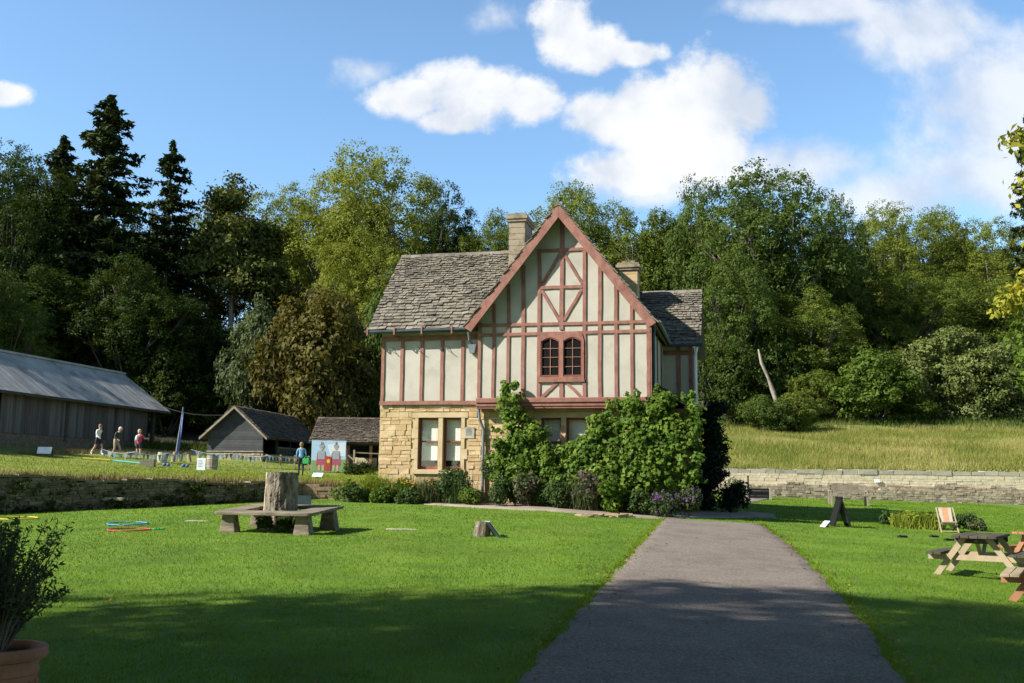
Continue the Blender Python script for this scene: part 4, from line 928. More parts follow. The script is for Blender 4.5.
def spray(px, py, bk, rr, k, smin=.05, smax=.105):
    d = ray(px, py); o_ = _O+_ey*bk; t = ((o_-EYE) @ _ey)/(d @ _ey); c = EYE+d*t; dd = unit(rs.normal(size=(k, 3))); dd[:, 1] = -np.abs(dd[:, 1]); q = rs.uniform(.35, 1.1, k)[:, None]
    C.append(c+(exv*dd[:, :1]+eyv*dd[:, 1:2]*.8+ez*dd[:, 2:]*.85)*rr*q); N.append(exv*dd[:, :1]*.7+eyv*(dd[:, 1:2]-.35)+ez*(dd[:, 2:]*.7+.6)+rs.normal(size=(k, 3))*.35); S.append(rs.uniform(smin, smax, k))
for px, py, r in vl:
    spray(px, py, -.25, r*.031, int(24+r*r*.75))                       # leaves against the wall
    for k in range(max(1, int(r*r*.034))):                             # shoots standing off it
        a = rs.uniform(0, 6.28); q = r*math.sqrt(rs.rand())*1.05; spray(px+q*math.cos(a), py+q*math.sin(a), -.3-rs.uniform(0, .5), rs.uniform(.12, .30), int(rs.uniform(20, 60)), .04, .088)
for px, py, ux, uy in ((508, 392, -.2, -1), (512, 400, 1, -.5), (640, 402, -.3, -1), (655, 396, .2, -1), (672, 404, .8, -.8), (688, 408, .5, -1), (694, 425, 1, -.4), (690, 452, 1, -.2), (693, 478, 1, .3), (560, 452, .8, -.6), (596, 430, -.6, -.8), (612, 412, -.5, -1), (500, 430, -1, -.3), (498, 455, -1, .2), (538, 434, 1, -.5), (626, 404, .3, -1), (683, 398, 1, -.3), (575, 452, .2, -1)):
    for j in range(5): spray(px+ux*j*2.6+rs.normal(), py+uy*j*2.6+rs.normal(), -.45, .09, 7, .045, .085)
C = np.concatenate(C); N = np.concatenate(N); S = np.concatenate(S); ok = C[:, 2] > G(C[:, 0], C[:, 1])+.05
link('foliage', poly_mesh('foliage', leaves(C[ok], N[ok], S[ok], .8, .02), L['vine']), vo_)
sm = MB()
for a, b_ in (((-4.2, .7), (-4.4, 4.1)), ((-3.9, .7), (-3.4, 2.6)), ((-.9, .7), (-1.4, 3.9)), ((-.6, .7), (-.2, 4.0)), ((-1.8, .7), (-1.9, 3.0)), ((-.4, .7), (.7, 3.8))):
    p = hw(a[0], -.35, a[1]); q = hw(b_[0], -.5, b_[1]); trunk_tube(sm, p, q, .035, .015, .06, 6, 5)
sm.build('stem', M['bark'], vo_)
# dark yew and shade plants at the right flank
q = at(707, 470, 35.6)
yw = thing('yew_bush', 'tall dark upright yew at the shaded right side of the house', 'shrub', (float(q[0])+.1, 35.6, g1(q[0], 35.6)))
lob = np.array([(rs.uniform(-.3, .3), rs.uniform(-.3, .3), z, .4-.05*abs(z-1.5)) for z in np.linspace(.3, 3.6, 14)])
link('foliage', poly_mesh('foliage', clusters(lob, 700, 14, .12, .07, keep=.3, hollow=.4), L['yew']), yw); MB().tube([(0, 0, -.1), (0, 0, 3)], [.08, .03], 7).build('stem', M['bark'], yw)
B('shade_plant', 'dark low shrub at the foot of the yew', 'shrub', (float(q[0])+.75, 35.0), .75, 1.2, 1500, .06, 'yew')
B('shade_plant', 'dark low plant right of the yew where the gravel path starts', 'plant', (float(q[0])+1.1, 36.6), .6, .9, 1000, .06, 'bed')
B('creeper_tuft', 'small green creeper growing at the left end of the ruined wall', 'plant', bpos(738, 497), 0.62, 1.08, 850, .06, 'bed')

# round bed on the right lawn
for i, (px, py, rxy, h, lf, lab, upr) in enumerate(((893, 525, .8, .45, 'bed', 'dark low plant at the left end of the round bed on the right lawn', 0), (910, 528, .75, .55, 'terrace', 'yellowing tufted grass in the round bed', .5), (928, 529, .7, .55, 'terrace', 'grassy clump left of the deckchair', .4), (962, 529, .6, .5, 'bed', 'leafy plant just behind the deckchair', 0), (980, 531, .65, .38, 'greygreen', 'grey leaved plant at the right end of the round bed', 0))):
    B('bed_plant', lab, 'plant', bpos(px, py), rxy, h, 1000, .05, lf, upright=upr)

# ------------------------------------------------------------------ BARN, HUT, SHELTER
bx_, by_ = -24.9, 70.0; bz = 3.75; BA = math.atan2(.977, .213)
barn = thing('barn', 'long low barn with weathered grey boards and a grey sheet roof', 'barn', (bx_, by_, bz), BA)
secs = [(-33, -25.5), (-25.4, -16.6), (-15.2, -9.6), (-9.5, -4.6), (-4.5, -.9)]
for a, b_ in secs:
    bw = MB(); x = a
    while x < b_-.02: e = min(x+rnd.uniform(.16, .26), b_); bw.box((x+.006, rnd.uniform(-.012, .012), .32), (e-.006, .06, 2.62)); x = e
    bw.build('board_wall', M['board'], barn)
for x in (-25.45, -16.0, -9.55, -4.55, -.1): MB().box((x-.12, -.03, .0), (x+.12, .18, 2.65)).build('post', M['old_wood'], barn)
MB().box((-33, .2, -.5), (-.4, .3, 2.7)).box((-33, 6.2, -.5), (-.2, 6.35, 2.7)).box((-33, .3, -.5), (-32.8, 6.2, 2.7)).build('inner_wall', M['dark'], barn)
MB().box((-33, .0, -.9), (-.2, .35, .3)).build('plinth', simple('barn_plinth', [(.10, .075, .05), (.19, .15, .10)], 4, .95, .3, 14), barn)
rf = MB(); H_ = hypot(3.9, 2.75)
for sgn in (1, -1):
    yb_ = 3.25-sgn*3.9; upv = (0, sgn*3.9/H_, 2.75/H_); nrm = (0, -sgn*2.75/H_, 3.9/H_); slab(rf, (-33.5, yb_, 2.55), (1, 0, 0), upv, nrm, 34.35, H_, .08)
    x = -33.5
    while x < .8:
        e = min(x+.6, .85); o_ = Vector((x, yb_, 2.55))+Vector(nrm)*.004; slab(rf, o_+Vector(nrm)*rnd.uniform(.02, .035), (1, 0, 0), upv, nrm, e-x-.03, H_, .03); x = e
rf.box((-33.5, 3.05, 5.27), (.85, 3.45, 5.4)); rf.build('roof', M['sheet'], barn)
MB().prism([(0, 2.5), (3.25, 4.95), (6.5, 2.5)], 'x', -.5, -.42).build('end_gable', M['board'], barn)
MB().box((-33.5, -.74, 2.4), (.85, -.68, 2.56)).build('fascia', M['old_wood'], barn)

hp = at(262, 461, 62); hz_ = 2.75
hut = thing('timber_hut', 'black weatherboarded hut with a dark stone roof on a pale stone base', 'hut', (float(hp[0]), 62.0, hz_-.1), -R(8.7))
bw = MB(); z = .75
while z < 3.35:
    wx = 1.8 if z < 1.75 else 1.8*(1-(z-1.75)/1.75)
    if wx > .1: bw.prism([(-1.8-wx, z), (-1.8+wx, z), (-1.8+max(wx-.16, .02), z+.17), (-1.8-max(wx-.16, .02), z+.17)] if z >= 1.75 else [(-3.6, z), (0, z), (0, z+.17), (-3.6, z+.17)], 'y', rnd.uniform(-.02, 0), .1)
    z += .175
bw.build('board_wall', M['blackboard'], hut)
MB().box((-3.6, .1, .75), (-3.5, 9.4, 1.8)).box((-3.6, 9.3, .0), (0, 9.4, 1.8)).build('rear_wall', M['blackboard'], hut)
MB().box((-3.65, -.06, .66), (.06, .02, .74)).build('sill_board', M['wood'], hut)
stb = MB(); rubble(stb, [(-3.6, 0), (.02, 0), (.02, 9.4)], lambda x, y: -.35, lambda x, y: .64, .3, .08, .16); stb.build('stone_base', M['oldstone'], hut)
MB().box((-3.3, .4, -.2), (-.3, 9.2, .3)).build('floor', M['dark'], hut)
for y_ in (.1, 2.4, 4.7, 7.0, 9.2): MB().box((-.14, y_-.07, .3), (0, y_+.07, 1.8)).build('post', M['blackboard'], hut)
mb = MB()
for y_ in np.arange(2.6, 9.1, .28): mb.box((-.06, y_, .5), (-.02, y_+.07, 1.1))
mb.box((-.07, 2.4, 1.0), (-.015, 9.2, 1.07)); mb.build('railing', M['wood'], hut)
rf = MB(); H2_ = hypot(2.2, 2.0)
for sgn in (1, -1):
    upv = (-sgn*2.2/H2_, 0, 2.0/H2_); nrm = (sgn*2.0/H2_, 0, 2.2/H2_); o_ = (-1.8+sgn*2.2, -.35, 1.52); slab(rf, o_, (0, 1, 0), upv, nrm, 10.2, H2_, .07); slates(rf, o_, (0, 1, 0), upv, nrm, 10.2, H2_, .28, .18)
rf.build('roof', M['slate2'], hut)
for sgn in (1, -1): MB().prism([(-1.8, 3.5), (-1.8, 3.34), (-1.8+sgn*2.2, 1.4), (-1.8+sgn*2.22, 1.52)], 'y', -.41, -.36).build('bargeboard', M['wood'], hut)
sh_p = at(318, 470, 60)
shl = thing('open_shelter', 'open fronted shelter with a brown stone roof on timber posts beside the house', 'shelter', (float(sh_p[0]), 60, 2.2))
SX = -.55
pitched('roof', SX, 6.5, -.4, 1.66, 2.2, 3.22, 4.8, M['slate2'], shl)
for x in (.1, 1.75, 3.1, 4.6): MB().box((x-.08, 0, 0), (x+.08, .16, 1.7)).build('post', M['red_wood'], shl)
MB().box((-.3, 3.9, -.2), (6.4, 4.05, 1.8)).box((-.3, .2, -.2), (-.2, 4, 1.8)).build('rear_wall', M['dark'], shl)
MB().box((-.3, -.05, 1.52), (6.4, .1, 1.66)).build('lintel', M['old_wood'], shl)
# overhead cable
c0, c1 = at(140, 396, 71), at(230, 415, 63)
MB().tube([tuple(c0+(c1-c0)*t-np.array([0, 0, .5*math.sin(math.pi*t)])) for t in np.linspace(0, 1, 9)], .025, 5).build('overhead_cable', M['black'])
tag(bpy.data.objects['overhead_cable'], 'thin dark cable strung from the trees to the hut roof', 'cable')

# ------------------------------------------------------------------ SMALL THINGS
def here(name, label, cat, px, py, rz=0, group=None):
    q = gp(px, py); return thing(name, label, cat, q, rz, group), q
lob = []
for k in range(150):
    x = rs.uniform(-17, -7.2); y = float(np.interp(x, [-26.2, -14.4, -9.5, -7], [16.2, 27.85, 32.15, 34.2])); lo_, hi_ = float(g_lawn(x, y)), float(g_up(x, y)); z = lo_+(hi_-lo_)*(rs.rand()**1.3 if k % 3 else .05); lob.append((x+.06, y-.06, z, rs.uniform(.08, .26)))
tag(link('wall_ivy', poly_mesh('wall_ivy', clusters(np.array(lob), 480, 12, .06, .045, keep=.2, hollow=.4), L['dark'])), 'ivy and weeds hanging over the shaded retaining wall', 'ivy')
# stump and bench
sp_ = gp(283, 523.5); stx, sty = -5.0, 22.05; stz = g1(stx, sty)
stump = thing('tree_stump', 'tall grey barked tree stump in the middle of the bench', 'stump', (stx, sty, stz))
mb = MB(); npr = 26; prof = [(-.1, .42), (.12, .39), (.3, .37), (.6, .352), (1.0, .342), (1.22, .337), (1.29, .328)]; vs = []; fs = []
for j in range(40):
    z = 1.29*j/39; r_ = np.interp(z, [p[0] for p in prof], [p[1] for p in prof])
    for k in range(72):
        a = 2*math.pi*k/72; q = r_*(1+.03*math.sin(a*3+.5)+.024*math.sin(a*11+math.sin(z*4)*1.2)+.02*math.sin(a*19+z*3)+.012*math.sin(a*31-z*7)+.022*math.sin(z*13+a*9)*math.sin(a*5+z*5)+rnd.uniform(-.014, .014)); vs.append((q*math.cos(a), q*math.sin(a), z-.05))
for j in range(39):
    for k in range(72): fs.append((j*72+k, j*72+(k+1) % 72, (j+1)*72+(k+1) % 72, (j+1)*72+k))
mb.add(vs, fs, 0); ang = [math.atan2(vs[f[0]][1], vs[f[0]][0]) for f in fs]
mb.mi = [1 if (2.75 < abs(a) or a < -2.7) and vs[f[0]][2] > .05+.1*math.sin(a*9) else 0 for a, f in zip(ang, fs)]
mb.build('trunk', [M['stumpbark'], simple('bare_wood', [(.36, .28, .18), (.5, .4, .28)], 4, .9, .3, 14, stretch=(2, 2, .5))], stump)
top = MB(); top.add([(vs[39*72+k][0]*.985, vs[39*72+k][1]*.985, 1.245) for k in range(72)]+[(0, 0, 1.25)], [(k, (k+1) % 72, 72) for k in range(72)]); top.build('cut_top', M['cutwood'], stump)
bn_ = thing('stump_bench', 'grey plank bench running round the tall tree stump', 'bench', (-4.95, 21.95, g1(-4.95, 21.95)+.01), -R(13)); bn_.rotation_euler = (R(4.2), 0, -R(13))
hw_, hd_ = 1.12, .9; ih, iv = .62, .5
def rrect(a, b_, r, n=5):
    P = []
    for cx_, cy_, s0 in ((a-r, -b_+r, -90), (a-r, b_-r, 0), (-a+r, b_-r, 90), (-a+r, -b_+r, 180)):
        for k in range(n+1): t = R(s0+90*k/n); P.append((cx_+r*math.cos(t), cy_+r*math.sin(t)))
    return P
o_, i_ = rrect(hw_, hd_, .12), rrect(ih, iv, .12); n_ = len(o_); mb = MB(); vs = [(p[0], p[1], .40) for p in o_]+[(p[0], p[1], .40) for p in i_]+[(p[0], p[1], .465) for p in o_]+[(p[0], p[1], .465) for p in i_]; fs = []
for k in range(n_): j = (k+1) % n_; fs += [(k, n_+k, n_+j, j), (2*n_+k, 2*n_+j, 3*n_+j, 3*n_+k), (k, j, 2*n_+j, 2*n_+k), (n_+k, 3*n_+k, 3*n_+j, n_+j)]
mb.add(vs, fs).build('seat', M['bench'], bn_, bevel=.012)
for sx in (-1, 1):
    for sy in (-1, 1):
        g = MB(); cx_, cy_ = sx*(hw_-.28), sy*(hd_-.24); w0, w1 = .2, .13
        g.add([(cx_-w0, cy_-.14, -.1), (cx_+w0, cy_-.14, -.1), (cx_+w0, cy_+.14, -.1), (cx_-w0, cy_+.14, -.1), (cx_-w1, cy_-.1, .4), (cx_+w1, cy_-.1, .4), (cx_+w1, cy_+.1, .4), (cx_-w1, cy_+.1, .4)], [(0, 3, 2, 1), (4, 5, 6, 7), (0, 1, 5, 4), (1, 2, 6, 5), (2, 3, 7, 6), (3, 0, 4, 7)]); g.build('leg', M['bench'], bn_, bevel=.02)
q = at(304.5, 503, 24.6); dz_ = g1(q[0], 24.6)
dd_ = thing('low_lectern', 'small dark lectern board just behind the stump bench', 'lectern', (float(q[0]), 24.6, dz_)); MB().box((-.16, -.03, .4), (.16, .02, .62)).build('panel', M['pipe'], dd_); MB().box((-.12, -.02, -.1), (-.07, .01, .4)).box((.07, -.02, -.1), (.12, .01, .4)).build('legs', M['pipe'], dd_)
B('bench_weeds', 'dark weeds and ferns growing under the stump bench', 'weeds', (-4.85, 21.75), .95, .36, 1400, .05, 'dark')
# log seat with sign
ls, q = here('log_block', 'short log block carrying a tilted sign on the lawn', 'log', 482, 536.5)
mb = MB(); mb.tube([(0, 0, -.06), (.01, 0, .12), (.02, 0, .3)], [.185, .17, .165], 16, wob=.05); mb.build('log', M['stumpbark'], ls)
lp, _ = here('tilted_sign', 'small tilted dark sign with a pale edge leaning on the log block', 'sign', 486, 537.5, R(20))
Mx = Matrix.Translation((.12, 0, .16)) @ Matrix.Rotation(R(52), 4, 'Y')
MB().box((-.19, -.2, -.012), (.19, .14, .012), M=Mx).build('panel', M['pipe'], lp); MB().box((-.195, -.205, .0121), (.195, .145, .017), M=Mx).build('face', M['white'], lp)
# flat stones
for px, py, lx_, ly_, lab in ((402, 529.5, .36, .17, 'pale flat stone slab in the lawn between bench and log'), (199, 521, .26, .2, 'small pale flat stone slab left of the stump bench'), (110, 507.5, .5, .4, 'long flat stone slab near the shaded wall')):
    o, q = here('stone_slab', lab, 'stone slab', px, py, rnd.uniform(-.2, .2)); MB().box((-lx_, -ly_, -.05), (lx_, ly_, .018), jit=.02).build('slab', M['coping'], o, bevel=.012)
# hoops
def hoop(name, label, px, py, r, mat, tilt, rz=0, arc=(0, 360)):
    o, q = here(name, label, 'hoop', px, py); o.rotation_euler = (tilt, 0, rz); o.location.z += .02+abs(math.sin(tilt))*r
    P = [(r*math.cos(R(a)), r*math.sin(R(a)), 0) for a in np.linspace(arc[0], arc[1], 33)]; MB().tube(P, .014, 6, cap=arc != (0, 360)).build('ring', M[mat], o, smooth=True); return o
hoop('play_hoop', 'blue plastic hoop lying on the left lawn', 127, 525, .44, 'cyan', .04)
hoop('play_hoop', 'red plastic hoop lying just in front of the blue hoop', 129, 531, .44, 'red', .02)
hoop('play_hoop', 'yellow plastic hoop by the potted shrub', 18, 519.5, .46, 'yellow', .03)
hoop('play_hoop', 'small green plastic ring beside the red hoop', 158, 530, .12, 'green', .02)
# loose stones by the path corner
for i in range(9):
    px = 582+i*5.6; o, q = here('broken_stone', 'broken brown stone lying in the row at the lawn edge below the border', 'stone', px, 516.5+rnd.uniform(-1, 1)+.25*i*.3, rnd.uniform(-.6, .6), 'broken stones at the lawn edge'); MB().box((-rnd.uniform(.1, .2), -.09, -.03), (rnd.uniform(.1, .2), .1, rnd.uniform(.04, .09)), jit=.03).build('stone', M['tan'], o)
# potted shrub
ppx, ppy = -3.21, 6.5; pz = g1(ppx, ppy)
pot = thing('flower_pot', 'big terracotta pot with a moulded band at the near left', 'plant pot', (ppx, ppy, pz))
MB().lathe([(.0, 0), (.17, 0), (.19, .03), (.225, .28), (.232, .29), (.232, .31), (.226, .32), (.24, .43), (.247, .44), (.247, .46), (.24, .47), (.25, .52), (.285, .53), (.292, .55), (.292, .585), (.28, .6), (.25, .6), (.238, .56), (.23, .5)], 40).build('body', M['terracotta'], pot, smooth=False, bevel=0)
bd = MB()
for k in range(40): a = 2*math.pi*k/40; bd.ball((.236*math.cos(a), .236*math.sin(a), .375+.012*math.sin(k*2.1)), (.016, .016, .022 if k % 2 else .014), nu=6, nv=4)
bd.build('relief_band', M['terracotta'], pot, smooth=True)
MB().lathe([(.0, .545), (.24, .545)], 24).build('soil', M['soil'], pot)
ps = thing('potted_shrub', 'twiggy small leaved shrub growing in the terracotta pot', 'shrub', (ppx, ppy, pz+.54))
stm = MB(); C = []; N = []
for i in range(115):
    a = rs.uniform(0, 6.28); sp2 = rs.uniform(.03, .43); hgt = rs.uniform(.35, .86); p1 = Vector((math.cos(a)*sp2*.4, math.sin(a)*sp2*.4, hgt*.5)); p2 = Vector((math.cos(a)*sp2+rs.normal()*.04, math.sin(a)*sp2+rs.normal()*.04, hgt))
    stm.tube([(rs.normal()*.02, rs.normal()*.02, 0), p1, p2], [.007, .005, .002], 5)
    m_ = 60; t = np.sqrt(rs.uniform(.16, 1, m_)); p = np.where((t < .5)[:, None], np.array(p1)*(t*2)[:, None], np.array(p1)+(np.array(p2)-np.array(p1))*((t-.5)*2)[:, None])
    C.append(p+rs.normal(size=(m_, 3))*.013); N.append(rs.normal(size=(m_, 3))+np.array([0, 0, .5]))
stm.build('stem', M['bark'], ps); C = np.concatenate(C)
link('foliage', poly_mesh('foliage', leaves(C, np.concatenate(N), rs.uniform(.014, .026, len(C)), .36), L['potleaf']), ps)

# ---- right lawn
o, q = here('sandwich_board', 'black A frame sandwich board seen side on on the right lawn', 'sign', 840, 526.5, R(-92))
for sgn in (1, -1):
    Mx = Matrix.Translation((0, sgn*.02, .88)) @ Matrix.Rotation(-sgn*R(17), 4, 'X')
    pnl = MB().box((-.3, -.02, -.9), (.3, .02, 0), M=Mx).build('board', M['black'], o); MB().box((-.24, sgn*.021, -.8), (.24, sgn*.0235, -.08), M=Mx).build('chalk_face', M['pipe'], pnl)
MB().box((-.31, -.03, .86), (.31, .03, .9)).build('hinge_bar', M['black'], o); MB().box((-.28, -.14, .42), (-.26, .14, .44)).build('stay', M['black'], o)
o, q = here('paper_sign', 'pale tilted sign lying at the foot of the sandwich board', 'sign', 826, 527, R(25))
Mx = Matrix.Rotation(R(-40), 4, 'Y'); MB().box((-.16, -.12, .08), (.16, .12, .1), M=Mx).build('face', simple('sky_white', [(.55, .6, .68), (.66, .7, .76)], 4, .4), o); MB().box((-.02, -.05, -.03), (.06, .05, .1)).build('foot', M['black'], o)
# deckchair
o, q = here('deckchair', 'folding wooden deckchair with orange and white canvas on the right lawn', 'deckchair', 948, 532.5, R(-12)); o.scale = (.9, .9, .9)
def rotx(p, a): return (p[0], p[1]*math.cos(a)-p[2]*math.sin(a), p[1]*math.sin(a)+p[2]*math.cos(a))
mb = MB()
for sx in (-.27, .27): mb.bar((sx, -.35, .0), (sx, .42, .82), .035, .03, mi=0)
mb.bar((-.27, .42, .82), (.27, .42, .82), .035, .03); mb.bar((-.27, -.3, .05), (.27, -.3, .05), .03, .03); mb.build('back_frame', M['pale_wood'], o)
mb = MB()
for sx in (-.23, .23): mb.bar((sx, .4, .0), (sx, -.32, .36), .035, .03)
mb.bar((-.23, -.32, .36), (.23, -.32, .36), .03, .03); mb.bar((-.23, .36, .02), (.23, .36, .02), .03, .03); mb.build('seat_frame', M['pale_wood'], o)
cv = [(-.31, .37), (-.16, .25), (.0, .25), (.14, .38), (.27, .58), (.40, .81)]
vs = []; fs = []
for y_, z_ in cv:
    for x_ in (-.2, -.1, .1, .2): vs.append((x_, y_-.012, z_+.012))
for j in range(5):
    for k in range(3): fs.append((4*j+k, 4*j+k+1, 4*j+k+5, 4*j+k+4))
mb = MB().add(vs, fs); mb.mi = [1 if (k == 1 and 2 <= j <= 4) else 0 for j in range(5) for k in range(3)]; cvo = mb.build('canvas', [M['canvas'], M['orange']], o); sd = cvo.modifiers.new('thick', 'SOLIDIFY'); sd.thickness = .006
for px, py, lab in ((902, 537.5, 'dark low block on the lawn left of the deckchair'), (934, 537.5, 'dark low block on the lawn in front of the deckchair'), (949, 541, 'dark low block on the lawn nearest the picnic table')):
    o, q = here('ground_block', lab, 'block', px, py, .3); MB().box((-.13, -.06, -.02), (.13, .06, .05), jit=.01).build('block', M['black'], o, bevel=.01); MB().tube([(-.05, 0, .05), (-.05, 0, .075)], .02, 6).build('knob', M['black'], o)
# pale garden bench
o, q = here('garden_bench', 'grey slatted wooden garden bench in front of the ruined wall', 'bench', 849, 505.5, R(-3)); 
for sx in (-.8, .8):
    MB().box((sx-.04, -.25, -.02), (sx+.04, -.17, .62)).build('leg', M['wood'], o); MB().box((sx-.04, .2, -.02), (sx+.04, .28, .92)).build('leg', M['wood'], o); MB().box((sx-.045, -.28, .621), (sx+.045, .22, .66)).build('armrest', M['wood'], o)
mb = MB()
for k in range(5): mb.box((-.76, -.26+k*.1, .42), (.76, -.18+k*.1, .45))
mb.build('seat', M['wood'], o); mb = MB()
for k in range(3): mb.box((-.76, .225, .55+k*.13), (.76, .25, .64+k*.13))
mb.build('backrest', M['wood'], o)
# dark slatted bench
o, q = here('slatted_bench', 'low dark slatted bench with pale end posts by the gravel path', 'bench', 759, 499.5, R(2))
for sx in (-.55, .55): MB().box((sx-.05, -.06, -.02), (sx+.05, .06, .56)).build('leg', M['coping'], o)
mb = MB()
for k in range(4): mb.box((-.5, -.03, .06+k*.12), (.5, .02, .165+k*.12))
mb.build('backrest', M['black'], o); MB().box((-.5, .02, .28), (.5, .4, .32)).build('seat', M['black'], o)
o, q = here('thin_post', 'thin dark post behind the low slatted bench', 'post', 748.5, 498.3); MB().box((-.03, -.03, -.1), (.03, .03, 1.05)).build('post', M['black'], o); MB().box((-.04, -.04, 1.051), (.04, .04, 1.09)).build('cap', M['black'], o)
o, q = here('marker_sign', 'small white marker sign left of the slatted bench', 'sign', 740.5, 491); MB().box((-.14, -.02, .15), (.14, .01, .33)).build('face', M['white'], o); MB().box((-.02, .011, -.1), (.02, .03, .3)).build('post', M['wood'], o)
q = at(877, 480.7, 51.9); o = thing('wall_sign', 'small white sign on the ledge of the ruined wall', 'sign', tuple(map(float, q))); MB().box((-.14, -.02, -.09), (.14, .01, .09)).build('face', M['white'], o); MB().box((-.03, .011, -.14), (.03, .05, .05)).build('foot', M['wood'], o)
# picnic tables
def picnic(label, x, y, rz, mats):
    o = thing('picnic_table', label, 'picnic table', (x, y, g1(x, y)), rz); mt, mf = mats    # long axis = local x
    mb = MB()
    for k in range(5): mb.box((-.8, -.37+k*.15, .72), (.8, -.37+k*.15+.14, .765), jit=.004)
    mb.build('tabletop', M[mt], o, bevel=.006)
    for sy in (-1, 1):
        mb = MB()
        for k in range(2): mb.box((-.8, sy*.68-.13+k*.135, .42), (.8, sy*.68-.13+k*.135+.125, .462), jit=.004)
        mb.build('seat', M[mt], o, bevel=.006)
    for sx in (-.55, .55):
        for sy in (-1, 1): MB().bar((sx, sy*.74, -.03), (sx, sy*.2, .72), .1, .045, up=(1, 0, 0)).build('leg', M[mf], o)
        MB().box((sx+.026, -.82, .32), (sx+.07, .82, .418)).build('seat_support', M[mf], o); MB().box((sx+.026, -.36, .62), (sx+.07, .36, .718)).build('top_support', M[mt], o)
    MB().bar((-.52, 0, .68), (-.1, 0, .38), .06, .045).bar((.52, 0, .68), (.1, 0, .38), .06, .045).build('brace', M[mf], o)
    return o
picnic('mossy grey wooden picnic table on the right lawn, whole left end in view', 8.62, 18.6, R(56), ('old_wood', 'pale_wood'))
picnic('nearer reddish picnic table cut by the right edge of the photo', 8.4, 15.5, R(60), ('pale_wood', 'red_wood'))
picnic('farther reddish picnic table behind the mossy one at the right edge', 11.35, 21.2, R(25), ('red_wood', 'red_wood'))

# ---- terrace things
def tp(px, py): q = gp(px, py); return q
o, q = here('lectern_sign', 'white sloping information board in front of the barn', 'sign', 44, 456.5, R(15)); Mx = Matrix.Translation((0, 0, .3)) @ Matrix.Rotation(R(50), 4, 'X'); MB().box((-.33, -.22, -.015), (.33, .22, .015), M=Mx).build('face', M['white'], o); MB().prism([(-.05, -.1), (.2, -.1), (.12, .4)], 'x', .34, .4).prism([(-.05, -.1), (.2, -.1), (.12, .4)], 'x', -.4, -.34).build('stand', M['old_wood'], o)
qa, qb, qc = gp(83, 459.5), gp(110, 461.5), gp(140, 464.5)
MB().tube([(qa[0], qa[1], qa[2]+.06), (qb[0], qb[1], qb[2]+.06)], .045, 6).build('yellow_hose', M['yellow']); tag(bpy.data.objects['yellow_hose'], 'yellow tube lying on the grass behind the people', 'tube')
MB().tube([(qb[0]+.1, qb[1], qb[2]+.06), (qc[0], qc[1], qc[2]+.06)], .045, 6).build('teal_hose', simple('teal_paint', [(.10, .38, .30), (.13, .45, .36)], 4, .6)); tag(bpy.data.objects['teal_hose'], 'teal tube lying on the grass near the wooden crate', 'tube')
o, q = here('wooden_crate', 'low brown wooden crate on the terrace grass', 'crate', 147.5, 466.5, .1); mb = MB()
for k in range(3): mb.box((-.34, -.22, k*.12), (.34, -.19, k*.12+.11)).box((-.34, .19, k*.12), (.34, .22, k*.12+.11)).box((-.34, -.19, k*.12), (-.31, .19, k*.12+.11)).box((.31, -.19, k*.12), (.34, .19, k*.12+.11))
mb.build('sides', M['wood'], o); MB().box((-.31, -.19, .02), (.31, .19, .25)).build('contents', M['tan'], o)
for px, py, lab in ((166, 466.5, 'left one of two blue play balls on the terrace'), (185, 467.5, 'right one of two blue play balls, nearer the barrel')):
    o, q = here('blue_toy', lab, 'toy', px, py); o.scale = (.72, .72, .72); MB().ball((-.13, 0, .13), .14, nu=12, nv=8).ball((.14, .03, .12), .13, nu=12, nv=8).build('balls', M['flagblue'], o, smooth=True); MB().box((-.15, -.03, .1), (.15, .03, .15)).build('bar', M['navy'], o)
def barrel(label, px, py, r, h, mat='wood'):
    o, q = here('wooden_barrel', label, 'barrel', px, py); MB().lathe([(0, -.05), (r*.86, -.05), (r, h*.5), (r*.86, h), (0, h)], 14).build('staves', M[mat], o); MB().lathe([(r*.955, h*.2), (r*.975, h*.2), (r*.99, h*.27), (r*.965, h*.27)], 14).lathe([(r*.965, h*.73), (r*.99, h*.73), (r*.975, h*.8), (r*.955, h*.8)], 14).build('hoop', M['steel'], o); return o
barrel('grey wooden barrel behind the white sandwich sign', 212, 469.5, .3, .72); barrel('pale barrel among the standing logs', 162, 462.5, .27, .55, 'coping')
o, q = here('notice_board', 'white A frame notice leaning beside the grey barrel', 'sign', 201, 470.5, R(10)); o.scale = (.85, .85, .85)
for sgn in (1, -1): Mx = Matrix.Translation((0, 0, .72)) @ Matrix.Rotation(-sgn*R(14), 4, 'X'); f_ = MB().box((-.24, -.015, -.74), (.24, .015, 0), M=Mx).build('board', M['white'], o)
mk = MB(); Mx = Matrix.Translation((0, 0, .72)) @ Matrix.Rotation(R(-14+0), 4, 'X')
for k in range(5): mk.box((-.17, -.021, -.16-k*.09), (.05+.025*(k % 3), -.0155, -.13-k*.09), M=Matrix.Translation((0, 0, .72)) @ Matrix.Rotation(R(-14), 4, 'X') if False else Matrix.Translation((0, 0, .72)) @ Matrix.Rotation(R(14)*-1, 4, 'X'))
mk.build('printing', M['steel'], o)
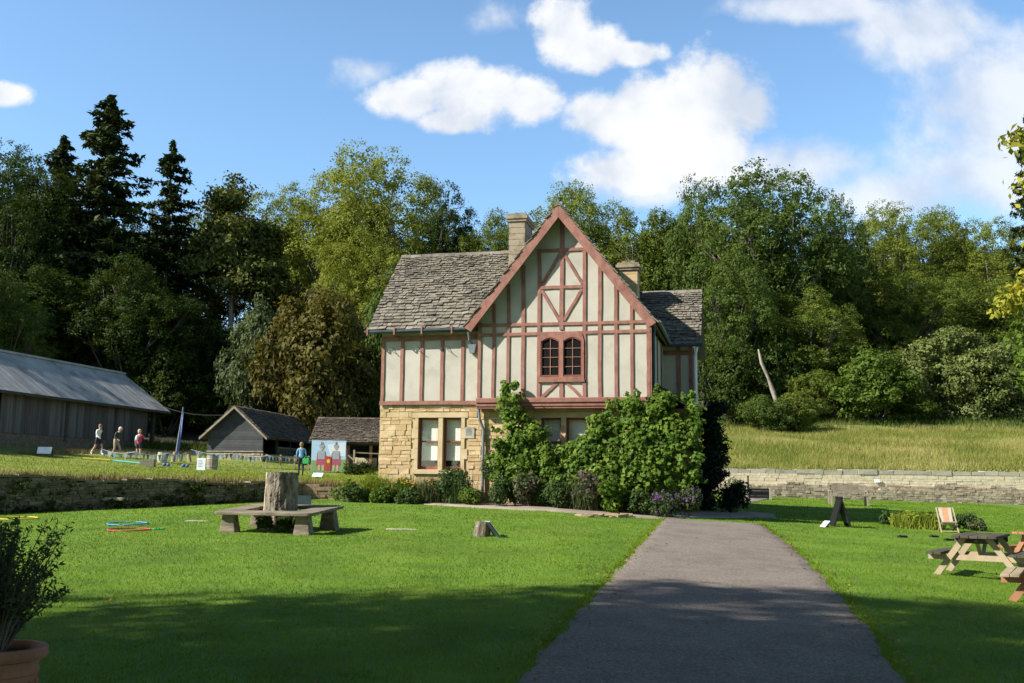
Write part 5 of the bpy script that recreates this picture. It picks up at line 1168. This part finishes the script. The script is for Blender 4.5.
for i, (px, py, h, ln) in enumerate(((172, 462, .55, .14), (180, 461.5, .4, .02), (190, 462, .45, -.1), (198, 460, .5, .1), (330, 470, .5, .0), (325, 465, .6, .05))):
    o, q = here('standing_log', ['leaning log stake just right of the pale barrel', 'short upright log stake under the blue flag', 'leaning log stake right of the blue flag', 'leaning log stake left of the white sandwich sign', 'short log stake in front of the painted board', 'log stake at the right end of the bunting'][i], 'log', px, py); MB().tube([(0, 0, -.1), (ln, 0, h)], [.12, .1], 9, wob=.1).build('log', M['pale_wood'], o); MB().lathe([(0, h+.001), (.08, h+.001)], 9, c=(ln, 0)).build('cut_end', M['cutwood'], o)
# feather flag
o, q = here('feather_flag', 'tall slender blue feather flag near the barn end', 'flag', 174.5, 461); z0 = o.location.z; tp_ = at(183, 407, q[1]); hF = float(tp_[2])-z0; xF = float(tp_[0])-q[0]
MB().tube([(0, 0, -.1), (xF*.5, 0, hF*.5), (xF, 0, hF)], [.03, .025, .012], 7).build('pole', M['steel'], o)
mb = MB(); vs = []; fs = []
for j in range(13):
    t = j/12; z = hF*(.12+.87*t); wd = .11*(1-t**3)+.03; vs += [(xF*z/hF+.02, -.02*math.sin(t*9), z), (xF*z/hF+.02+wd, .05*math.sin(t*7), z)]
for j in range(12): fs.append((2*j, 2*j+1, 2*j+3, 2*j+2))
f_ = mb.add(vs, fs).build('banner', M['flagblue'], o); sd = f_.modifiers.new('thick', 'SOLIDIFY'); sd.thickness = .006
# bunting
def bunting(label, P, n):
    o = thing('bunting', label, 'bunting', P[0]); L_ = []
    P = [Vector(p)-Vector(P[0]) for p in P]; pts = []
    for a, b_ in zip(P[:-1], P[1:]):
        for t in np.linspace(0, 1, 9)[:-1]: pts.append(a+(b_-a)*t-Vector((0, 0, .14*math.sin(math.pi*t))))
    pts.append(P[-1]); MB().tube(pts, .012, 4).build('cord', M['white'], o)
    seg = [(pts[i+1]-pts[i]).length for i in range(len(pts)-1)]; tot = sum(seg); cum = np.r_[0, np.cumsum(seg)]
    for i in range(n):
        f_ = (i+.5)/n*tot; k = min(int(np.searchsorted(cum, f_))-1, len(pts)-2); d = (pts[k+1]-pts[k]).normalized(); c = pts[k]+d*(f_-cum[k]); w_ = tot/n*.42
        m_ = MB().prism([(0, 0), (1, 0), (.5, -1)], 'y', -.005, .005); m_.v = [tuple(c+d*((p[0]-.5)*2*w_)+Vector((0, p[1], p[2]*.34))) for p in m_.v]; m_.build('pennant', M[['flagblue', 'white', 'skyp', 'white', 'grass2', 'shirt'][(i*7+i//3) % 6]], o)
    return o
def up_(px, py, h): q = gp(px, py); return (q[0], q[1], q[2]+h)
bunting('bunting of small blue and white pennants behind the walking people', [up_(101, 461, .6), up_(135, 463.5, .6), up_(168, 464.5, .6), up_(186, 463, .6)], 26)
bunting('bunting of blue, white and green pennants in front of the hut', [up_(190, 463, .75), up_(232, 466.5, .75), up_(268, 468.5, .75), up_(322, 468, .7)], 36)
# fence in front of the hut
q0, q1 = gp(266, 468), gp(322, 470)
o = thing('post_fence', 'low post and rail fence in front of the hut', 'fence', q0); d = Vector(q1)-Vector(q0)
for k in range(5): p = d*(k/4); MB().box((p.x-.05, p.y-.05, p.z-.1), (p.x+.05, p.y+.05, p.z+.8)).build('post', M['pale_wood'], o)
MB().bar((0, -.07, .7), d+Vector((0, -.07, .7)), .03, .07).bar((0, -.07, .4), d+Vector((0, -.07, .4)), .03, .07).build('rail', M['pale_wood'], o)
# painted cut-out board
o, q = here('painted_board', 'photo board painted with two soldiers in red against a pale sky', 'photo board', 328, 473, R(4)); bd_y = q[1]; wB = 34*bd_y/F/2; hB = 32*bd_y/F
MB().box((-wB, 0, .08), (wB, .03, hB)).build('panel', M['skyp'], o)
art = MB()
def disc(cx_, cz_, rx_, rz_, y_, mi, n=14): art.prism([(cx_+rx_*math.cos(2*math.pi*k/n), cz_+rz_*math.sin(2*math.pi*k/n)) for k in range(n)], 'y', y_, y_+.004, mi)
art.prism([(-wB+.01, .1), (wB-.01, .1), (wB-.01, hB*.42), (-wB+.01, hB*.38)], 'y', -.006, -.002, 3)
art.prism([(-.1, hB-.25), (wB-.02, hB-.1), (wB-.02, hB*.5), (.1, hB*.55)], 'y', -.007, -.003, 6)
for cx_ in (-.42, .42):
    art.prism([(cx_-.3, hB*.22), (cx_+.3, hB*.22), (cx_+.24, hB*.62), (cx_-.24, hB*.62)], 'y', -.012, -.008, 1); art.prism([(cx_-.2, hB*.42), (cx_+.2, hB*.42), (cx_+.2, hB*.68), (cx_-.2, hB*.68)], 'y', -.017, -.013, 2)
    disc(cx_, hB*.77, .1, .13, -.017, 4); disc(cx_, hB*.83, .14, .13, -.022, 2); art.prism([(cx_-.04, hB*.86), (cx_+.04, hB*.86), (cx_+.03, hB*.97), (cx_-.03, hB*.97)], 'y', -.027, -.023, 1)
    for s_ in (-1, 1): art.prism([(cx_+s_*.12-.06, .12), (cx_+s_*.12+.06, .12), (cx_+s_*.1+.06, hB*.24), (cx_+s_*.1-.06, hB*.24)], 'y', -.017, -.013, 4)
art.prism([(-.2, .12), (.12, .12), (.16, hB*.5), (-.16, hB*.52)], 'y', -.032, -.028, 0); disc(0, hB*.36, .1, .12, -.037, 5)
art.build('painted_figures', [M['red'], simple('faded_crimson', [(.34, .07, .11), (.42, .10, .14)], 4, .7), M['steel'], M['grass2'], M['tanp'], M['yellow'], simple('painted_cloud', [(.6, .64, .68), (.7, .73, .76)], 2, .7)], o)
MB().bar((wB+.04, .05, 0), (wB+.04, .05, hB*.75), .06, .06).bar((-wB+.2, .06, 0), (-wB+.2, .06, hB*.9), .05, .05).bar((wB+.04, .08, hB*.6), (wB+.3, .9, 0), .06, .05).build('strut', M['pale_wood'], o)
o, q = here('rail_fence', 'pale timber fence panel with diagonal braces right of the painted board', 'fence', 343, 473)
for x in (-.3, .62): MB().box((x-.05, -.05, -.1), (x+.05, .05, 1.35 if x > 0 else 1.5)).build('post', M['pale_wood'], o)
MB().bar((-.3, -.06, 1.5), (.62, -.06, .75), .05, .07).bar((-.3, -.06, .75), (.62, -.06, .1), .05, .07).bar((.62, 0, 1.2), (2.1, .3, 1.15), .05, .07).build('rail', M['pale_wood'], o)
o, q = here('clipped_hedge', 'low dark clipped box hedge in front of the open shelter', 'hedge', 362, 475)
lob = np.array([(x, 0, z, .3) for x in np.linspace(-.75, .45, 7) for z in (.25, .42)]); link('foliage', poly_mesh('foliage', clusters(lob, 260, 14, .08, .05, keep=.3), L['dark']), o); MB().tube([(0, 0, -.1), (0, 0, .4)], .04, 6).build('stem', M['bark'], o)
o, q = here('stone_trough', 'pale stone trough behind the low box hedge', 'trough', 366, 466.5); mb = MB().box((-.65, -.25, 0), (.65, .25, .3)).box((-.65, -.25, .3), (-.5, .25, .55)).box((.5, -.25, .3), (.65, .25, .55)).box((-.5, -.25, .3), (.5, -.15, .52)).box((-.5, .15, .3), (.5, .25, .52)); mb.build('body', M['render'], o, bevel=.02); MB().box((-.5, -.15, .301), (.5, .15, .42)).build('soil', M['soil'], o)
o, q = here('ground_sign', 'small pale blue sign on the grass before the painted board', 'sign', 317.5, 478.5, R(-10)); Mx = Matrix.Translation((0, 0, .16)) @ Matrix.Rotation(R(38), 4, 'X'); MB().box((-.24, -.14, -.012), (.24, .14, .012), M=Mx).build('face', simple('pale_blue_print', [(.42, .52, .64), (.62, .68, .74)], 9, .5), o); MB().box((-.04, -.02, -.1), (.04, .04, .14)).build('post', M['old_wood'], o)

# ------------------------------------------------------------------ PEOPLE
def person(label, px, py, face, J, cloth, hair, height=1.68, hairlen=0):
    """one skinned body; face = heading in degrees (0 looks into depth); J = joint overrides"""
    base = dict(pelvis=(0, 0, .92), belly=(0, 0, 1.08), chest=(0, 0, 1.28), neck=(0, 0, 1.44), jaw=(0, .02, 1.52), skull=(0, .015, 1.62), ls=(-.17, 0, 1.38), le=(-.23, -.02, 1.12), lw=(-.24, .06, .88), lh=(-.24, .08, .80), rs=(.17, 0, 1.38), re=(.23, -.02, 1.12), rw=(.24, .06, .88), rh=(.24, .08, .80),
                lp=(-.09, 0, .88), lk=(-.10, .02, .49), la=(-.10, -.02, .09), lt=(-.11, .15, .04), rp=(.09, 0, .88), rk=(.10, .02, .49), ra=(.10, -.02, .09), rt=(.11, .15, .04)); base.update(J)
    rad = dict(pelvis=.135, belly=.125, chest=.14, neck=.055, jaw=.075, skull=.095, ls=.062, le=.043, lw=.03, lh=.036, rs=.062, re=.043, rw=.03, rh=.036, lp=.095, lk=.06, la=.042, lt=.036, rp=.095, rk=.06, ra=.042, rt=.036)
    ks = list(base); ix = {k: i for i, k in enumerate(ks)}
    E_ = [('pelvis', 'belly'), ('belly', 'chest'), ('chest', 'neck'), ('neck', 'jaw'), ('jaw', 'skull'), ('chest', 'ls'), ('ls', 'le'), ('le', 'lw'), ('lw', 'lh'), ('chest', 'rs'), ('rs', 're'), ('re', 'rw'), ('rw', 'rh'), ('pelvis', 'lp'), ('lp', 'lk'), ('lk', 'la'), ('la', 'lt'), ('pelvis', 'rp'), ('rp', 'rk'), ('rk', 'ra'), ('ra', 'rt')]
    me = bpy.data.meshes.new('skeleton'); me.from_pydata([base[k] for k in ks], [(ix[a], ix[b_]) for a, b_ in E_], []); o = bpy.data.objects.new('tmp', me); COL.objects.link(o)
    o.modifiers.new('skin', 'SKIN'); 
    for k in ks: v_ = me.skin_vertices[0].data[ix[k]]; v_.radius = (rad[k], rad[k]*(.8 if k in ('chest', 'belly', 'pelvis') else 1)); v_.use_root = k == 'pelvis'
    sb = o.modifiers.new('sub', 'SUBSURF'); sb.levels = 2; sb.render_levels = 2
    bpy.context.view_layer.update(); ev = o.evaluated_get(bpy.context.evaluated_depsgraph_get()); m2 = bpy.data.meshes.new_from_object(ev); bpy.data.objects.remove(o)
    mats = [M['skin'], M[cloth['top']], M[cloth['legs']], M[cloth['shoe']], M[cloth.get('sock', 'skin')]]
    mb = MB(); mb.v = [tuple(v_.co) for v_ in m2.vertices]
    def seg(p):
        p = Vector(p); best = None
        for a, b_ in E_:
            A, Bq = Vector(base[a]), Vector(base[b_]); t = max(0, min(1, (p-A).dot(Bq-A)/max((Bq-A).length_squared, 1e-6))); d = (p-A-(Bq-A)*t).length
            if best is None or d < best[0]: best = (d, a, b_, t)
        return best[1:]
    for p_ in m2.polygons:
        a, b_, t = seg(p_.center); k = 1
        if b_ in ('jaw', 'skull') or (b_ == 'neck' and t > .75) or b_ in ('lh', 'rh'): k = 0
        if b_ in ('le', 're') and t > cloth.get('sleeve', 1): k = 0
        if b_ in ('lw', 'rw') and cloth.get('sleeve', 1) < 1: k = 0
        if b_ in ('lp', 'rp') or (a == 'pelvis' and b_ == 'belly' and t < .12): k = 2
        if b_ in ('lk', 'rk'): k = 2 if t < cloth.get('hem', 1.1) else 0
        if b_ in ('la', 'ra'): k = 2 if cloth.get('hem', 1.1) > 1 else (4 if t > .62 else 0)
        if b_ in ('lt', 'rt'): k = 3
        mb.f.append(tuple(p_.vertices)); mb.mi.append(k)
    bpy.data.meshes.remove(m2)
    for s_ in ('l', 'r'):                                          # five fingers rooted in each palm
        h0 = Vector(base[s_+'h']); d = (h0-Vector(base[s_+'w'])).normalized(); sd_ = Vector((0, 1, 0)); 
        for i, (o2, ln) in enumerate(((-.024, .06), (-.008, .075), (.008, .08), (.024, .07))): p = h0+sd_*o2; mb.tube([p, p+d*ln*.55, p+d*ln*.9+Vector((.012 if s_ == 'l' else -.012, .01, 0))], [.0095, .009, .006], 6, 0)
        mb.tube([h0+sd_*.02-d*.03, h0+sd_*.05+d*.005, h0+sd_*.055+d*.035], [.012, .01, .007], 6, 0)
    sk = Vector(base['skull']); f_ = Vector((0, 1, 0)); mb.ball(tuple(sk+f_*.1+Vector((0, 0, -.035))), (.013, .018, .022), 0, 6, 4)
    for sx in (-1, 1): mb.ball(tuple(sk+Vector((sx*.098, .0, -.02))), (.012, .022, .032), 0, 6, 4)
    q = gp(px, py); root = thing('person', label, 'person', q, -R(face)); root.scale = (height/1.715,)*3
    body = mb.build('body', mats, root, smooth=True)
    ey_ = MB()
    for sx in (-1, 1): ey_.ball(tuple(sk+Vector((sx*.034, .086, -.0))), (.012, .008, .008), 0, 6, 4)
    ey_.box(tuple(sk+Vector((-.025, .084, -.083))), tuple(sk+Vector((.025, .096, -.075)))); ey_.build('eyes', M['navy'], root)
    hm = MB(); hm.ball((sk.x, sk.y-.022, sk.z+.022), (.106, .108, .1), 0, 12, 8); hm.ball((sk.x, sk.y-.06, sk.z-.03), (.095, .07, .09+hairlen), 0, 10, 6); hm.build('hair', M[hair], root, smooth=True)
    return root
walkL = dict(lk=(-.10, .20, .52), la=(-.10, .22, .10), lt=(-.10, .38, .06), rk=(.10, -.06, .50), ra=(.10, -.34, .16), rt=(.10, -.24, .05), le=(-.22, -.14, 1.14), lw=(-.22, -.12, .90), lh=(-.22, -.10, .82), re=(.22, .08, 1.13), rw=(.2, .24, .98), rh=(.2, .3, .93), chest=(0, .05, 1.28), neck=(0, .08, 1.43), jaw=(0, .12, 1.5), skull=(0, .13, 1.6), ls=(-.17, .06, 1.37), rs=(.17, .06, 1.37))
person('walking woman in a white top and dark shorts, leftmost of the people', 97, 455.5, 112, walkL, dict(top='shirt', legs='navy', shoe='shirt', sock='sock', hem=.75), 'hair', 1.7)
person('man in a dark jacket and tan trousers with white hair, walking', 115, 457.5, 105, dict(walkL, chest=(0, .09, 1.27), neck=(0, .17, 1.40), jaw=(0, .23, 1.46), skull=(0, .26, 1.55), ls=(-.17, .12, 1.35), rs=(.17, .12, 1.35), rk=(.1, .02, .5), ra=(.1, -.16, .12), rt=(.1, -.02, .04)), dict(top='jacket', legs='trouser', shoe='black'), 'whitehair', 1.7)
p3 = person('person in a bright pink top and dark shorts carrying a blue bag', 138, 460, 10, dict(re=(.25, .16, 1.2), rw=(.3, .36, 1.22), rh=(.31, .43, 1.22)), dict(top='pink', legs='navy', shoe='black', sock='skin', hem=.6, sleeve=.6), 'blonde', 1.64, .03)
MB().ball((-.06, -.16, 1.22), (.1, .07, .16), nu=10, nv=8).tube([(.12, .02, 1.44), (.05, -.12, 1.4), (-.08, -.17, 1.3)], .015, 5).build('shoulder_bag', M['skyp'], p3, smooth=True)
p4 = person('person in a pale denim jacket seen from behind near the painted board', 300.5, 476, -8, dict(rw=(.22, .1, .9), rh=(.22, .13, .83)), dict(top='denim', legs='navy', shoe='black'), 'hair', 1.72, .05)
hq = Vector(p4.location)+Vector((.26, -.06, .62))
gb = thing('green_bag', 'bright green bag held by the person in denim', 'bag', hq)
MB().add([(-.14, -.06, 0), (.14, -.06, 0), (.14, .06, 0), (-.14, .06, 0), (-.17, -.04, .28), (.17, -.04, .28), (.17, .04, .28), (-.17, .04, .28)], [(0, 3, 2, 1), (4, 5, 6, 7), (0, 1, 5, 4), (1, 2, 6, 5), (2, 3, 7, 6), (3, 0, 4, 7)]).build('body', M['green'], gb, bevel=.02); MB().tube([(-.1, 0, .28), (-.05, 0, .4), (.05, 0, .4), (.1, 0, .28)], .012, 5).build('handle', M['green'], gb)
